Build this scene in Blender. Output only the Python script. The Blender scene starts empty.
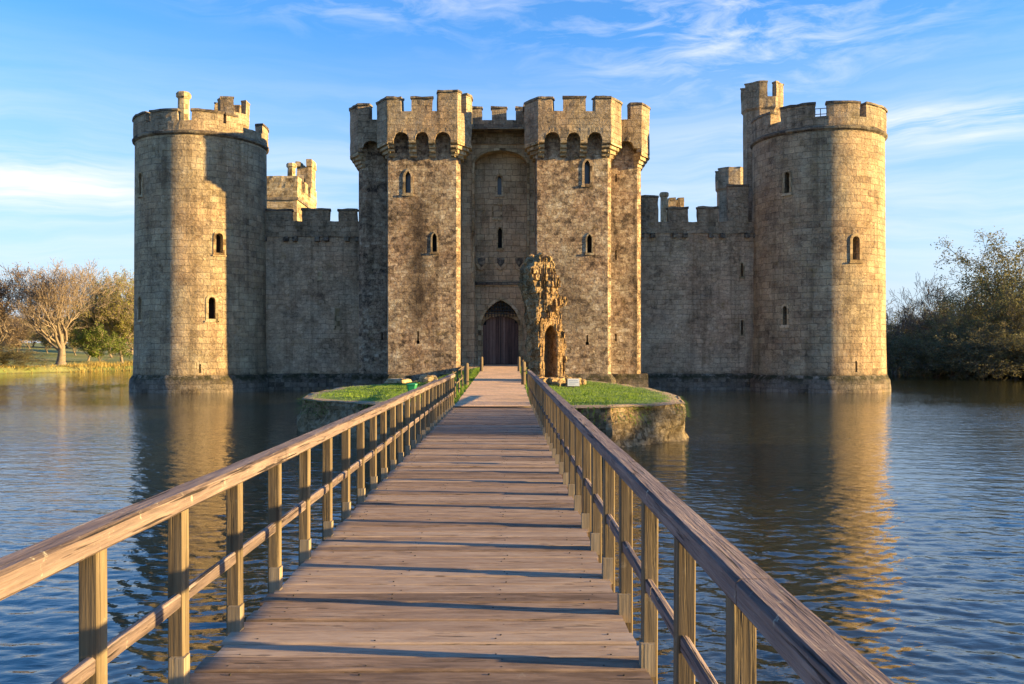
import bpy, bmesh, math, random
from mathutils import Vector, Matrix, noise
from math import sin, cos, pi, radians as R, atan2, sqrt

random.seed(7)
S = bpy.context.scene
COL = S.collection
F, VX, VY, E = 900.0, 504.0, 352.0, 2.665     # focal length in px, level point, eye height over the water
SUN_EL, SUN_AZ = R(9.5), R(98.0)

def PX(x, d): return (x - VX) * d / F
def PZ(y, d): return E - (y - VY) * d / F

# ------------------------------------------------------------------ materials
def nodes(name):
    m = bpy.data.materials.new(name); m.use_nodes = True
    nt = m.node_tree; nt.nodes.clear()
    out = nt.nodes.new('ShaderNodeOutputMaterial'); b = nt.nodes.new('ShaderNodeBsdfPrincipled')
    nt.links.new(b.outputs[0], out.inputs[0])
    return m, nt, b
class NT:
    """small wrapper to write node graphs quickly"""
    def __init__(s, nt): s.nt = nt
    def n(s, t, **k):
        nd = s.nt.nodes.new(t)
        for a, v in k.items(): setattr(nd, a, v)
        return nd
    def l(s, a, b): s.nt.links.new(a, b)
    def setin(s, nd, i, v):
        if v is None: return
        if hasattr(v, 'is_linked') or isinstance(v, bpy.types.NodeSocket): s.l(v, nd.inputs[i])
        else: nd.inputs[i].default_value = v
    def math(s, op, a, b=None, c=None, clamp=False):
        nd = s.n('ShaderNodeMath', operation=op); nd.use_clamp = clamp
        s.setin(nd, 0, a); s.setin(nd, 1, b); s.setin(nd, 2, c)
        return nd.outputs[0]
    def vmath(s, op, a, b=None):
        nd = s.n('ShaderNodeVectorMath', operation=op); s.setin(nd, 0, a); s.setin(nd, 1, b); return nd.outputs[0]
    def noise(s, v, scale, detail=4, rough=.55, dist=0, color=False):
        nd = s.n('ShaderNodeTexNoise'); s.l(v, nd.inputs['Vector'])
        nd.inputs['Scale'].default_value = scale; nd.inputs['Detail'].default_value = detail
        nd.inputs['Roughness'].default_value = rough; nd.inputs['Distortion'].default_value = dist
        return nd.outputs['Color' if color else 'Fac']
    def ramp(s, f, stops, interp='LINEAR'):
        nd = s.n('ShaderNodeValToRGB'); nd.color_ramp.interpolation = interp
        cr = nd.color_ramp
        while len(cr.elements) < len(stops): cr.elements.new(.5)
        for e, (p, c) in zip(cr.elements, stops):
            e.position = p; e.color = (c, c, c, 1) if isinstance(c, (int, float)) else (*c, 1)
        s.l(f, nd.inputs[0]); return nd.outputs[0]
    def mix(s, f, a, b, mode='MIX'):
        nd = s.n('ShaderNodeMix', data_type='RGBA', blend_type=mode)
        s.setin(nd, 0, f)
        for i, v in ((6, a), (7, b)):
            if isinstance(v, tuple): nd.inputs[i].default_value = (*v, 1)
            else: s.l(v, nd.inputs[i])
        return nd.outputs[2]
    def mapping(s, v, scale=(1,1,1), loc=(0,0,0), rot=(0,0,0)):
        nd = s.n('ShaderNodeMapping'); s.l(v, nd.inputs[0])
        nd.inputs['Scale'].default_value = scale; nd.inputs['Location'].default_value = loc; nd.inputs['Rotation'].default_value = rot
        return nd.outputs[0]
    def bump(s, h, strength, dist, bsdf, normal=None):
        nd = s.n('ShaderNodeBump'); nd.inputs['Strength'].default_value = strength; nd.inputs['Distance'].default_value = dist
        s.l(h, nd.inputs['Height'])
        if normal is not None: s.l(normal, nd.inputs['Normal'])
        if bsdf: s.l(nd.outputs[0], bsdf.inputs['Normal'])
        return nd.outputs[0]
    def sep(s, v):
        nd = s.n('ShaderNodeSeparateXYZ'); s.l(v, nd.inputs[0]); return nd.outputs
    def comb(s, x, y, z):
        nd = s.n('ShaderNodeCombineXYZ'); s.setin(nd, 0, x); s.setin(nd, 1, y); s.setin(nd, 2, z); return nd.outputs[0]

def stone(name, pal, bw=.66, bh=.36, mortar=.014, blotch=.5, streak=.5, relief=.05, rough_w=.05, wash=None, seed=0, damp=1.0, block=1.0, mortar_col=(.10,.085,.065), rubble=0.0, stains=(), moss=0.0):
    m, nt, b = nodes(name); g = NT(nt)
    uv = g.n('ShaderNodeUVMap', uv_map='UVMap').outputs[0]
    pos = g.vmath('ADD', g.n('ShaderNodeNewGeometry').outputs['Position'], (seed*13.1, seed*7.3, seed*3.7))
    rawz = g.sep(g.n('ShaderNodeNewGeometry').outputs['Position'])[2]
    w1 = g.vmath('SUBTRACT', g.noise(pos, 1.1, 3, color=True), (.5,.5,.5))
    w2 = g.vmath('SUBTRACT', g.noise(pos, 5.0, 2, color=True), (.5,.5,.5))
    w = g.vmath('ADD', g.vmath('MULTIPLY', w1, (rough_w*4,)*3), g.vmath('MULTIPLY', w2, (rough_w*1.6,)*3))
    v = g.vmath('ADD', g.vmath('ADD', uv, (100.3+seed, 50.1, 0)), w)
    def brick(vv, ww, hh, off=.5):
        br = g.n('ShaderNodeTexBrick', offset=off, squash=.8, squash_frequency=3, offset_frequency=2); g.l(vv, br.inputs['Vector'])
        br.inputs['Scale'].default_value = 1; br.inputs['Mortar Size'].default_value = mortar
        br.inputs['Mortar Smooth'].default_value = .4; br.inputs['Bias'].default_value = 0
        br.inputs['Brick Width'].default_value = ww; br.inputs['Row Height'].default_value = hh
        br.inputs['Color1'].default_value = (0,0,0,1); br.inputs['Color2'].default_value = (1,1,1,1); br.inputs['Mortar'].default_value = (.5,.5,.5,1)
        return br
    b1 = brick(v, bw, bh)
    btone = g.sep(b1.outputs['Color'])[0]; joint = b1.outputs['Fac']
    if rubble:
        vv = g.vmath('ADD', v, g.vmath('ADD', g.vmath('MULTIPLY', w1, (.30,.30,0)), g.vmath('MULTIPLY', w2, (.22,.16,0))))
        b2 = brick(vv, .40, .235); vt = g.sep(b2.outputs['Color'])[0]; vj = g.math('MULTIPLY', b2.outputs['Fac'], .55)
        rm = g.ramp(g.noise(g.vmath('ADD', pos, (2,41,6)), .55, 5, .65), [(.50-.18*rubble, 0), (.56-.12*rubble, 1)])
        mxf = g.n('ShaderNodeMix', data_type='FLOAT'); g.l(rm, mxf.inputs[0]); g.l(btone, mxf.inputs[2]); g.l(vt, mxf.inputs[3]); btone = mxf.outputs[0]
        mxj = g.n('ShaderNodeMix', data_type='FLOAT'); g.l(rm, mxj.inputs[0]); g.l(joint, mxj.inputs[2]); g.l(vj, mxj.inputs[3]); joint = mxj.outputs[0]
    tone = g.math('MULTIPLY', g.math('SUBTRACT', btone, .5), .62*block)
    tone = g.math('ADD', tone, g.math('MULTIPLY', g.math('SUBTRACT', g.noise(pos, .55, 5, .6), .5), 1.3))
    tone = g.math('ADD', tone, g.math('MULTIPLY', g.math('SUBTRACT', g.noise(pos, 3.0, 8, .75), .5), blotch*2.4))
    tone = g.math('ADD', tone, g.math('MULTIPLY', g.math('SUBTRACT', g.noise(g.vmath('ADD', pos, (7,7,7)), 9.0, 5, .7), .5), blotch*1.5))
    tone = g.math('ADD', tone, .52)
    col = g.ramp(tone, [(i/(len(pal)-1), c) for i, c in enumerate(pal)])
    # hue drift: warm / cool areas
    hue = g.noise(g.vmath('ADD', pos, (31,7,5)), .35, 4, .6)
    col = g.mix(g.ramp(hue, [(.42, 0), (.62, .55)]), col, g.mix(1.0, col, (1.10, .93, .86), 'MULTIPLY'))
    col = g.mix(g.ramp(g.noise(g.vmath('ADD', pos, (3,57,11)), .5, 5, .6), [(.5, 0), (.66, .5)]), col, g.mix(1.0, col, (.84, .96, 1.10), 'MULTIPLY'))
    # lichen: pale spots and ochre patches
    li = g.ramp(g.noise(g.vmath('ADD', pos, (9,2,17)), 2.3, 8, .75), [(.56, 0), (.66, 1)])
    col = g.mix(g.math('MULTIPLY', li, .35), col, (.42,.38,.31))
    li2 = g.ramp(g.noise(g.vmath('ADD', pos, (19,22,1)), 1.5, 8, .78), [(.55, 0), (.68, 1)])
    col = g.mix(g.math('MULTIPLY', li2, .4), col, (.31,.22,.06))
    # rain streaks
    st = g.noise(g.mapping(pos, (1.7, 1.7, .07)), 1.0, 5, .6)
    col = g.mix(g.math('MULTIPLY', g.ramp(st, [(.50, 0), (.66, 1)]), streak), col, g.mix(1.0, col, (.30,.29,.27), 'MULTIPLY'))
    pit = g.ramp(g.noise(pos, 7.0, 6, .7), [(.30, 1), (.45, 0)])
    col = g.mix(g.math('MULTIPLY', pit, .6), col, g.mix(1.0, col, (.35,.32,.30), 'MULTIPLY'))
    dirt = g.ramp(g.noise(g.vmath('ADD', pos, (5,5,80)), .8, 7, .7), [(.50, 0), (.64, 1)])
    col = g.mix(g.math('MULTIPLY', dirt, .45), col, g.mix(1.0, col, (.45,.42,.38), 'MULTIPLY'))
    # mortar
    col = g.mix(g.math('MULTIPLY', joint, .7), col, mortar_col)
    # tide mark: damp algae close to the water
    zz = g.math('ADD', rawz, g.math('MULTIPLY', g.noise(pos, 1.3, 4), -.9))
    dm = g.ramp(g.math('DIVIDE', zz, 1.6, clamp=True), [(.0, 1), (.32, .85), (.55, 0)])
    col = g.mix(g.math('MULTIPLY', dm, .8*damp), col, (.035,.032,.02))
    for (sx, wd, zlo, zhi, am) in stains:      # long weather stains below drains
        X = g.sep(g.n('ShaderNodeNewGeometry').outputs['Position'])
        q = g.math('DIVIDE', g.math('SUBTRACT', g.math('ADD', X[0], g.math('MULTIPLY', g.math('SUBTRACT', g.noise(pos, 1.6, 5), .5), 1.2)), sx), wd)
        q = g.math('POWER', 2.718, g.math('MULTIPLY', g.math('MULTIPLY', q, q), -1.0))
        vz = g.math('MULTIPLY', g.ramp(g.math('DIVIDE', g.math('SUBTRACT', zhi, X[2]), 3.0, clamp=True), [(0, 0), (1, 1)]), g.ramp(g.math('DIVIDE', g.math('SUBTRACT', X[2], zlo), 2.0, clamp=True), [(0, 0), (1, 1)]))
        q = g.math('MULTIPLY', g.math('MULTIPLY', q, vz), g.math('MULTIPLY', g.ramp(g.noise(pos, 1.5, 7, .7), [(.35, .35), (.6, .8)]), am), clamp=True)
        col = g.mix(q, col, (.045,.032,.024))
    if moss:
        q = g.math('DIVIDE', g.math('SUBTRACT', g.math('ADD', rawz, g.math('MULTIPLY', g.math('SUBTRACT', g.noise(pos, 1.1, 6, .7), .5), .8)), 1.0), .30)
        q = g.math('POWER', 2.718, g.math('MULTIPLY', g.math('MULTIPLY', q, q), -1.0))
        q = g.math('MULTIPLY', q, g.ramp(g.noise(pos, 2.0, 6, .7), [(.38, 0), (.52, moss)]), clamp=True)
        col = g.mix(q, col, (.022,.024,.008))
    if wash: col = g.mix(1.0, col, wash, 'MULTIPLY')
    g.l(col, b.inputs['Base Color'])
    b.inputs['Roughness'].default_value = .92; b.inputs['Specular IOR Level'].default_value = .15
    h = g.math('MULTIPLY', joint, -.8)
    h = g.math('ADD', h, g.math('MULTIPLY', btone, .5))
    h = g.math('ADD', h, g.math('MULTIPLY', g.noise(pos, 4.0, 7, .72), 2.0))
    h = g.math('ADD', h, g.math('MULTIPLY', g.noise(pos, 1.2, 3, .5), 1.0))
    h = g.math('ADD', h, g.math('MULTIPLY', pit, -.5))
    g.bump(h, .9, relief, b)
    return m

PAL_T = [(.13,.095,.06), (.29,.22,.14), (.42,.325,.20), (.50,.39,.24), (.60,.48,.31)]
PAL_G = [(.05,.038,.03), (.17,.125,.085), (.34,.25,.165), (.45,.36,.24), (.60,.51,.38)]
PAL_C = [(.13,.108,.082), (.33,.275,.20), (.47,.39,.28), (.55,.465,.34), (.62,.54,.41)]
PAL_R = [(.08,.055,.03), (.26,.19,.10), (.42,.32,.18), (.52,.41,.25), (.60,.50,.33)]
M = {}
M['tower'] = stone('tower_stone', PAL_T, .80, .42, blotch=.42, streak=.45, relief=.08, seed=1, block=.65, rubble=-.25)
M['gate'] = stone('gatehouse_stone', PAL_G, .62, .36, blotch=.75, streak=.6, relief=.08, seed=2, block=.8, rubble=.9, stains=((-5.5, .7, 3.2, 14.2, 1.25), (4.3, .9, 2.5, 9.5, .6)))
M['gate_in'] = stone('gate_recess_stone', PAL_C, .60, .40, blotch=.4, streak=.4, relief=.03, seed=3, block=.45, wash=(1.0,.90,.76))
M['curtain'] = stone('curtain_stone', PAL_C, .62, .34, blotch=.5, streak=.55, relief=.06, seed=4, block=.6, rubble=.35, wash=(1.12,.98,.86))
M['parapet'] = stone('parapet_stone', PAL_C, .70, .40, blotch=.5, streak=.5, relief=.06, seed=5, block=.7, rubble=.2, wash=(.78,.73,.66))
M['coping'] = stone('coping_stone', [(.05,.045,.04),(.12,.10,.08),(.22,.19,.14),(.31,.26,.18)], .8, .5, blotch=.5, streak=.2, relief=.05, seed=6)
M['plinth'] = stone('plinth_stone', [(.06,.05,.04),(.14,.12,.10),(.22,.19,.155),(.30,.26,.21)], .7, .34, blotch=.5, streak=.4, relief=.06, seed=7, damp=.25, moss=.85, wash=(1.25,1.2,1.1))
M['dressed'] = stone('dressed_stone', PAL_R, .5, .35, blotch=.3, streak=.2, relief=.02, seed=8, rough_w=.01)
M['ruin'] = stone('ruin_stone', PAL_R, .42, .26, blotch=.8, streak=.7, relief=.09, seed=9, rough_w=.09, damp=0, rubble=1.2, wash=(.84,.77,.68))
M['rampart'] = stone('island_wall_stone', PAL_R, .55, .30, blotch=.6, streak=.2, relief=.10, seed=10, rough_w=.10, damp=.45, rubble=1.0)
M['far'] = stone('far_tower_stone', PAL_R, .7, .4, blotch=.5, streak=.3, relief=.04, seed=11)

def simple(name, c, rough=.6, metal=0, var=.25, scale=6, bump=0.0):
    m, nt, b = nodes(name); g = NT(nt)
    pos = g.n('ShaderNodeNewGeometry').outputs['Position']
    f = g.noise(pos, scale, 5, .65)
    g.l(g.mix(f, tuple(x*(1-var) for x in c), tuple(min(1, x*(1+var)) for x in c)), b.inputs['Base Color'])
    b.inputs['Roughness'].default_value = rough; b.inputs['Metallic'].default_value = metal
    if bump: g.bump(g.noise(pos, scale*4, 5, .6), .6, bump, b)
    return m
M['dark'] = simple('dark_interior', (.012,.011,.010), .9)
M['glass'] = simple('leaded_glass', (.05,.065,.08), .25, var=.5, scale=14)
M['iron'] = simple('wrought_iron', (.03,.028,.026), .6, .6)
M['green'] = simple('green_plastic', (.015,.26,.10), .45, var=.15)
M['white'] = simple('white_board', (.78,.77,.75), .5, var=.05)
M['ink'] = simple('faded_print', (.40,.42,.52), .6, var=.2)
M['rock'] = M['ruin']

def wood(name, c0, c1, c2, axis, lichen=.3, scale=1.0, crack=.5, bumpd=.006, along=.9, tone=.38):
    m, nt, b = nodes(name); g = NT(nt)
    geo = g.n('ShaderNodeNewGeometry')
    pos = geo.outputs['Position']
    rnd = geo.outputs['Random Per Island']
    off = g.comb(g.math('MULTIPLY', rnd, 37.0), g.math('MULTIPLY', rnd, 91.0), g.math('MULTIPLY', rnd, 53.0))
    p = g.vmath('ADD', pos, off)
    sc = [14.0*scale]*3; sc[axis] = along*scale
    gr = g.noise(g.mapping(p, tuple(sc)), 1.0, 7, .65, .6)
    sc2 = [60.0*scale]*3; sc2[axis] = 2.4*along*scale
    fine = g.noise(g.mapping(p, tuple(sc2)), 1.0, 4, .6)
    t = g.math('ADD', g.math('MULTIPLY', gr, .75), g.math('MULTIPLY', fine, .35))
    t = g.math('ADD', t, g.math('MULTIPLY', g.math('SUBTRACT', rnd, .5), tone))
    col = g.ramp(t, [(.30, c0), (.55, c1), (.80, c2)])
    wear = g.ramp(g.noise(p, 1.6, 6, .7), [(.45, 0), (.7, 1)])
    col = g.mix(g.math('MULTIPLY', wear, .35), col, g.mix(1.0, col, (.55,.52,.50), 'MULTIPLY'))
    li = g.ramp(g.noise(g.vmath('ADD', pos, (4,4,4)), 9.0*scale, 8, .75), [(.60, 0), (.67, 1)])
    col = g.mix(g.math('MULTIPLY', li, lichen), col, (.50,.47,.36))
    ck_s = [30.0*scale]*3; ck_s[axis] = .9*along*scale
    ck = g.ramp(g.noise(g.mapping(g.vmath('ADD', p, (8,1,3)), tuple(ck_s)), 1.0, 5, .6), [(.33, 1), (.40, 0)])
    col = g.mix(g.math('MULTIPLY', ck, crack), col, (.02,.016,.014))
    kn = g.n('ShaderNodeTexVoronoi'); ks = [7.0]*3; ks[axis] = 2.3; g.l(g.mapping(p, tuple(ks)), kn.inputs['Vector']); kn.inputs['Scale'].default_value = 1
    knot = g.ramp(kn.outputs['Distance'], [(.07, 1), (.12, 0)])
    col = g.mix(g.math('MULTIPLY', knot, .6), col, (.04,.025,.018))
    g.l(col, b.inputs['Base Color'])
    b.inputs['Roughness'].default_value = .78; b.inputs['Specular IOR Level'].default_value = .25
    h = g.math('ADD', g.math('MULTIPLY', gr, .8), g.math('ADD', g.math('MULTIPLY', fine, .5), g.math('MULTIPLY', ck, -1.2)))
    g.bump(h, .8, bumpd, b)
    return m
M['plank'] = wood('deck_plank_wood', (.13,.085,.055), (.29,.20,.137), (.43,.32,.23), 0, lichen=.15, crack=.75, along=2.6)
M['rail'] = wood('handrail_wood', (.06,.043,.04), (.19,.14,.12), (.36,.28,.23), 1, lichen=.6, crack=.95, bumpd=.022, scale=1.5)
M['post'] = wood('post_wood', (.055,.038,.022), (.14,.103,.058), (.25,.19,.11), 2, lichen=.15, crack=.5)
M['bracket'] = wood('bracket_wood', (.13,.10,.06), (.24,.19,.125), (.35,.29,.20), 2, lichen=.2, crack=.2)
M['bollard'] = wood('bollard_wood', (.05,.035,.02), (.13,.095,.055), (.22,.165,.10), 2, lichen=.2)
M['door'] = wood('oak_door_wood', (.07,.042,.034), (.165,.10,.08), (.25,.165,.13), 2, lichen=0, scale=.5)
M['bark'] = simple('tree_bark', (.20,.155,.105), .9, var=.5, scale=3, bump=.03)
M['bark_dark'] = simple('dark_tree_bark', (.12,.095,.07), .9, var=.5, scale=3, bump=.03)
M['twig'] = simple('brown_twigs', (.24,.185,.13), .9, var=.3, scale=.6)

def leafmat(name, cols, trans=.35):
    m, nt, b = nodes(name); g = NT(nt)
    geo = g.n('ShaderNodeNewGeometry')
    t = g.math('ADD', g.math('MULTIPLY', geo.outputs['Random Per Island'], .5), g.math('MULTIPLY', g.noise(geo.outputs['Position'], .45, 3), .55))
    c = g.ramp(t, [(.15+.7*i/(len(cols)-1), k) for i, k in enumerate(cols)])
    g.l(c, b.inputs['Base Color']); b.inputs['Roughness'].default_value = .7; b.inputs['Specular IOR Level'].default_value = .2
    tr = g.n('ShaderNodeBsdfTranslucent'); g.l(c, tr.inputs[0])
    mx = g.n('ShaderNodeMixShader'); mx.inputs[0].default_value = trans
    out = [n for n in nt.nodes if n.type == 'OUTPUT_MATERIAL'][0]
    g.l(b.outputs[0], mx.inputs[1]); g.l(tr.outputs[0], mx.inputs[2]); g.l(mx.outputs[0], out.inputs[0])
    return m
M['leaf_gold'] = leafmat('golden_catkin_foliage', [(.16,.13,.03), (.28,.26,.06), (.36,.37,.10)])
M['leaf_green'] = leafmat('spring_green_foliage', [(.06,.09,.015), (.13,.18,.03), (.24,.28,.06)])
M['leaf_brown'] = leafmat('brown_bud_foliage', [(.12,.075,.04), (.20,.13,.07), (.28,.19,.10)])
M['leaf_dark'] = leafmat('dark_olive_foliage', [(.07,.065,.028), (.14,.125,.055), (.23,.20,.09)])
M['leaf_olive'] = leafmat('olive_foliage', [(.10,.10,.035), (.19,.18,.065), (.29,.26,.11)])
M['reed'] = leafmat('golden_reeds', [(.16,.17,.03), (.40,.29,.08), (.54,.40,.15)])
M['blade'] = leafmat('grass_blades', [(.07,.13,.012), (.14,.24,.025), (.24,.31,.05)], .3)

def ground_mat():
    m, nt, b = nodes('meadow_ground'); g = NT(nt)
    pos = g.n('ShaderNodeNewGeometry').outputs['Position']
    c = g.ramp(g.noise(pos, .07, 6, .6), [(.3, (.08,.11,.02)), (.5, (.17,.21,.045)), (.7, (.28,.26,.10))])
    c = g.mix(g.ramp(g.noise(pos, 1.5, 6, .7), [(.4, 0), (.7, .5)]), c, (.12,.09,.04))
    z = g.sep(pos)[2]
    wet = g.ramp(g.math('ADD', g.math('DIVIDE', z, 2.0), .5, clamp=True), [(.45, 1), (.60, 0)])
    c = g.mix(wet, c, (.05,.04,.022))
    g.l(c, b.inputs['Base Color']); b.inputs['Roughness'].default_value = .95
    g.bump(g.noise(pos, 2.0, 6, .7), .8, .15, b)
    return m
M['ground'] = ground_mat()
def lawn_mat():
    m, nt, b = nodes('lawn'); g = NT(nt)
    pos = g.n('ShaderNodeNewGeometry').outputs['Position']
    c = g.ramp(g.noise(pos, 1.2, 7, .7), [(.3, (.06,.11,.012)), (.5, (.12,.20,.02)), (.68, (.22,.28,.045))])
    rim = g.n('ShaderNodeAttribute', attribute_name='rim').outputs['Fac']
    e = g.math('ADD', rim, g.math('MULTIPLY', g.math('SUBTRACT', g.noise(pos, 2.5, 5, .7), .5), 1.1))
    c = g.mix(g.ramp(e, [(.5, 0), (.72, 1)]), c, (.34,.24,.14))
    g.l(c, b.inputs['Base Color']); b.inputs['Roughness'].default_value = .9
    g.bump(g.noise(pos, 14.0, 5, .7), .9, .05, b)
    return m
M['lawn'] = lawn_mat()
def path_mat():
    m, nt, b = nodes('gravel_path'); g = NT(nt)
    pos = g.n('ShaderNodeNewGeometry').outputs['Position']
    c = g.ramp(g.noise(pos, 9.0, 6, .75), [(.3, (.42,.23,.12)), (.5, (.70,.43,.24)), (.7, (.84,.60,.38))])
    c = g.mix(g.ramp(g.noise(pos, 1.0, 4), [(.4, 0), (.7, .5)]), c, (.28,.20,.14))
    g.l(c, b.inputs['Base Color']); b.inputs['Roughness'].default_value = .95
    g.bump(g.noise(pos, 20.0, 5, .7), .9, .03, b)
    return m
M['path'] = path_mat()
def water_mat():
    m, nt, b = nodes('moat_water'); g = NT(nt)
    pos = g.n('ShaderNodeNewGeometry').outputs['Position']
    c = g.ramp(g.noise(pos, .06, 3), [(.35, (.018,.022,.010)), (.65, (.034,.031,.010))])
    g.l(c, b.inputs['Base Color'])
    b.inputs['Roughness'].default_value = .04; b.inputs['IOR'].default_value = 1.62
    y = g.sep(pos)[1]
    # wind: ripples grow away from the sheltered strip below the walls
    sh = g.noise(g.mapping(pos, (.05,.10,1)), 1.0, 4, .6)
    calm = g.ramp(g.math('DIVIDE', y, 60.0, clamp=True), [(.10, .25), (.62, .8), (.80, .25), (1.0, .3)])
    amp = g.math('MULTIPLY', g.ramp(sh, [(.35, .55), (.65, 1.15)]), calm)
    w2 = g.noise(g.mapping(pos, (.8, 1.5, 1), rot=(0, 0, -.2)), 4.5, 3, .55, .5)
    h = g.math('MULTIPLY', w2, amp)
    g.bump(h, 1.0, .035, b)
    return m
M['water'] = water_mat()

# ------------------------------------------------------------------ object helpers
def tag(o, label=None, cat=None, group=None, kind=None):
    if label: o['label'] = label
    if cat: o['category'] = cat
    if group: o['group'] = group
    if kind: o['kind'] = kind
    return o
def empty(name, loc, label=None, cat=None, group=None):
    o = bpy.data.objects.new(name, None); COL.objects.link(o); o.location = loc; o.empty_display_size = .3
    return tag(o, label, cat, group)
def root_of(o):
    v = Vector((0,0,0))
    while o is not None: v += o.location; o = o.parent
    return v
def assign_uv(me, cyl=None):
    """box projection in metres; cyl=(cx,cy,r) wraps upright faces round a drum"""
    uvl = me.uv_layers.get('UVMap') or me.uv_layers.new(name='UVMap')
    for p in me.polygons:
        n = p.normal
        co = [me.vertices[me.loops[li].vertex_index].co for li in p.loop_indices]
        if cyl and abs(n.z) < .7:
            cx, cy, r = cyl
            c = p.center; rad = Vector((c.x-cx, c.y-cy, 0))
            if rad.length > .1 and abs(rad.normalized().dot(n)) > .8:
                us = [atan2(v.x-cx, -(v.y-cy)) for v in co]
                if max(us) - min(us) > pi: us = [u+2*pi if u < 0 else u for u in us]
                for li, v, u in zip(p.loop_indices, co, us): uvl.data[li].uv = (u*r, v.z)
                continue
        if abs(n.z) > .75:
            for li, v in zip(p.loop_indices, co): uvl.data[li].uv = (v.x, v.y)
        else:
            t = Vector((-n.y, n.x, 0)); t.normalize()
            for li, v in zip(p.loop_indices, co): uvl.data[li].uv = (v.dot(t), v.z)
class MB:
    def __init__(s): s.v = []; s.f = []
    def poly(s, pts):
        i = len(s.v); s.v += [tuple(p) for p in pts]; s.f.append(tuple(range(i, i+len(pts))))
    def prism(s, pts, z0, z1, top=None):
        """closed prism on plan polygon pts (counter-clockwise), top optional other polygon"""
        n = len(pts); top = top or pts; i = len(s.v)
        s.v += [(x, y, z0) for x, y in pts] + [(x, y, z1) for x, y in top]
        s.f.append(tuple(i+k for k in range(n-1, -1, -1))); s.f.append(tuple(i+n+k for k in range(n)))
        for k in range(n): s.f.append((i+k, i+(k+1) % n, i+n+(k+1) % n, i+n+k))
    def box(s, x0, x1, y0, y1, z0, z1): s.prism([(x0,y0),(x1,y0),(x1,y1),(x0,y1)], z0, z1)
    def loft(s, rings):
        n = len(rings[0]); i = len(s.v)
        for r in rings: s.v += [tuple(p) for p in r]
        s.f.append(tuple(i+k for k in range(n-1, -1, -1)))
        j = i+n*(len(rings)-1); s.f.append(tuple(j+k for k in range(n)))
        for a in range(len(rings)-1):
            for k in range(n): s.f.append((i+a*n+k, i+a*n+(k+1) % n, i+(a+1)*n+(k+1) % n, i+(a+1)*n+k))
    def tube(s, a, b, ra, rb, n=5, cap=True):
        a = Vector(a); b = Vector(b); d = (b-a)
        if d.length < 1e-6: return
        d.normalize(); u = d.orthogonal().normalized(); w = d.cross(u); i = len(s.v)
        for c, r in ((a, ra), (b, rb)):
            for k in range(n):
                t = 2*pi*k/n; s.v.append(tuple(c + u*(r*cos(t)) + w*(r*sin(t))))
        for k in range(n): s.f.append((i+k, i+(k+1) % n, i+n+(k+1) % n, i+n+k))
        if cap: s.f.append(tuple(i+k for k in range(n-1, -1, -1))); s.f.append(tuple(i+n+k for k in range(n)))
    def extrude_profile(s, prof, org, rt, dp, depth, inner=None):
        """prof: list of (u, z); org world point; rt unit vector for u; dp unit vector for depth"""
        org = Vector(org); rt = Vector(rt); dp = Vector(dp); Z = Vector((0,0,1))
        P = [org + rt*u + Z*z for u, z in prof]; Q = [p + dp*depth for p in P]
        if inner is None:
            s.loft([Q, P])
        else:
            I = [org + rt*u + Z*z for u, z in inner]; J = [p + dp*depth for p in I]; n = len(P)
            for k in range(n):
                l = (k+1) % n
                s.poly([P[k], P[l], I[l], I[k]]); s.poly([Q[l], Q[k], J[k], J[l]])
                s.poly([P[l], P[k], Q[k], Q[l]]); s.poly([I[k], I[l], J[l], J[k]])
    def mesh(s, name, off=Vector((0,0,0)), clean=False):
        me = bpy.data.meshes.new(name)
        o = Vector(off)
        me.from_pydata([(v[0]-o.x, v[1]-o.y, v[2]-o.z) for v in s.v], [], s.f)
        if clean:
            bm = bmesh.new(); bm.from_mesh(me); bmesh.ops.remove_doubles(bm, verts=bm.verts, dist=1e-4)
            bmesh.ops.recalc_face_normals(bm, faces=bm.faces); bm.to_mesh(me); bm.free()
        return me
def rough(me, step, amp, freq=1.6, top_only=False):
    """break up straight masonry edges: subdivide and nudge vertices with a noise field"""
    bm = bmesh.new(); bm.from_mesh(me)
    for _ in range(4):
        es = [e for e in bm.edges if e.calc_length() > step*1.4]
        if not es or len(bm.faces) > 60000: break
        bmesh.ops.subdivide_edges(bm, edges=es, cuts=1, use_grid_fill=True)
    for v in bm.verts:
        n1 = noise.noise_vector(v.co*freq); n2 = noise.noise_vector(v.co*freq*3.1+Vector((9,9,9)))
        v.co += Vector((n1.x, n1.y, n1.z))*amp + Vector(n2)*amp*.6
    bmesh.ops.triangulate(bm, faces=[f for f in bm.faces if len(f.verts) > 4])
    bm.to_mesh(me); bm.free()
def put(name, mb, mat, parent=None, cyl=None, clean=True, rgh=None, smooth=None, cutters=None, bevel=None):
    off = root_of(parent) if parent else Vector((0,0,0))
    me = mb if isinstance(mb, bpy.types.Mesh) else mb.mesh(name, (0,0,0), clean)
    if cutters:
        me = cut(me, cutters)
    if rgh: rough(me, *rgh)
    assign_uv(me, cyl)
    if smooth is not None:
        for p in me.polygons: p.use_smooth = True
        me.set_sharp_from_angle(angle=R(smooth))
    me.transform(Matrix.Translation(-off))
    me.name = name
    o = bpy.data.objects.new(name, me); COL.objects.link(o)
    me.materials.clear(); me.materials.append(mat)
    if parent: o.parent = parent
    return o
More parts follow.
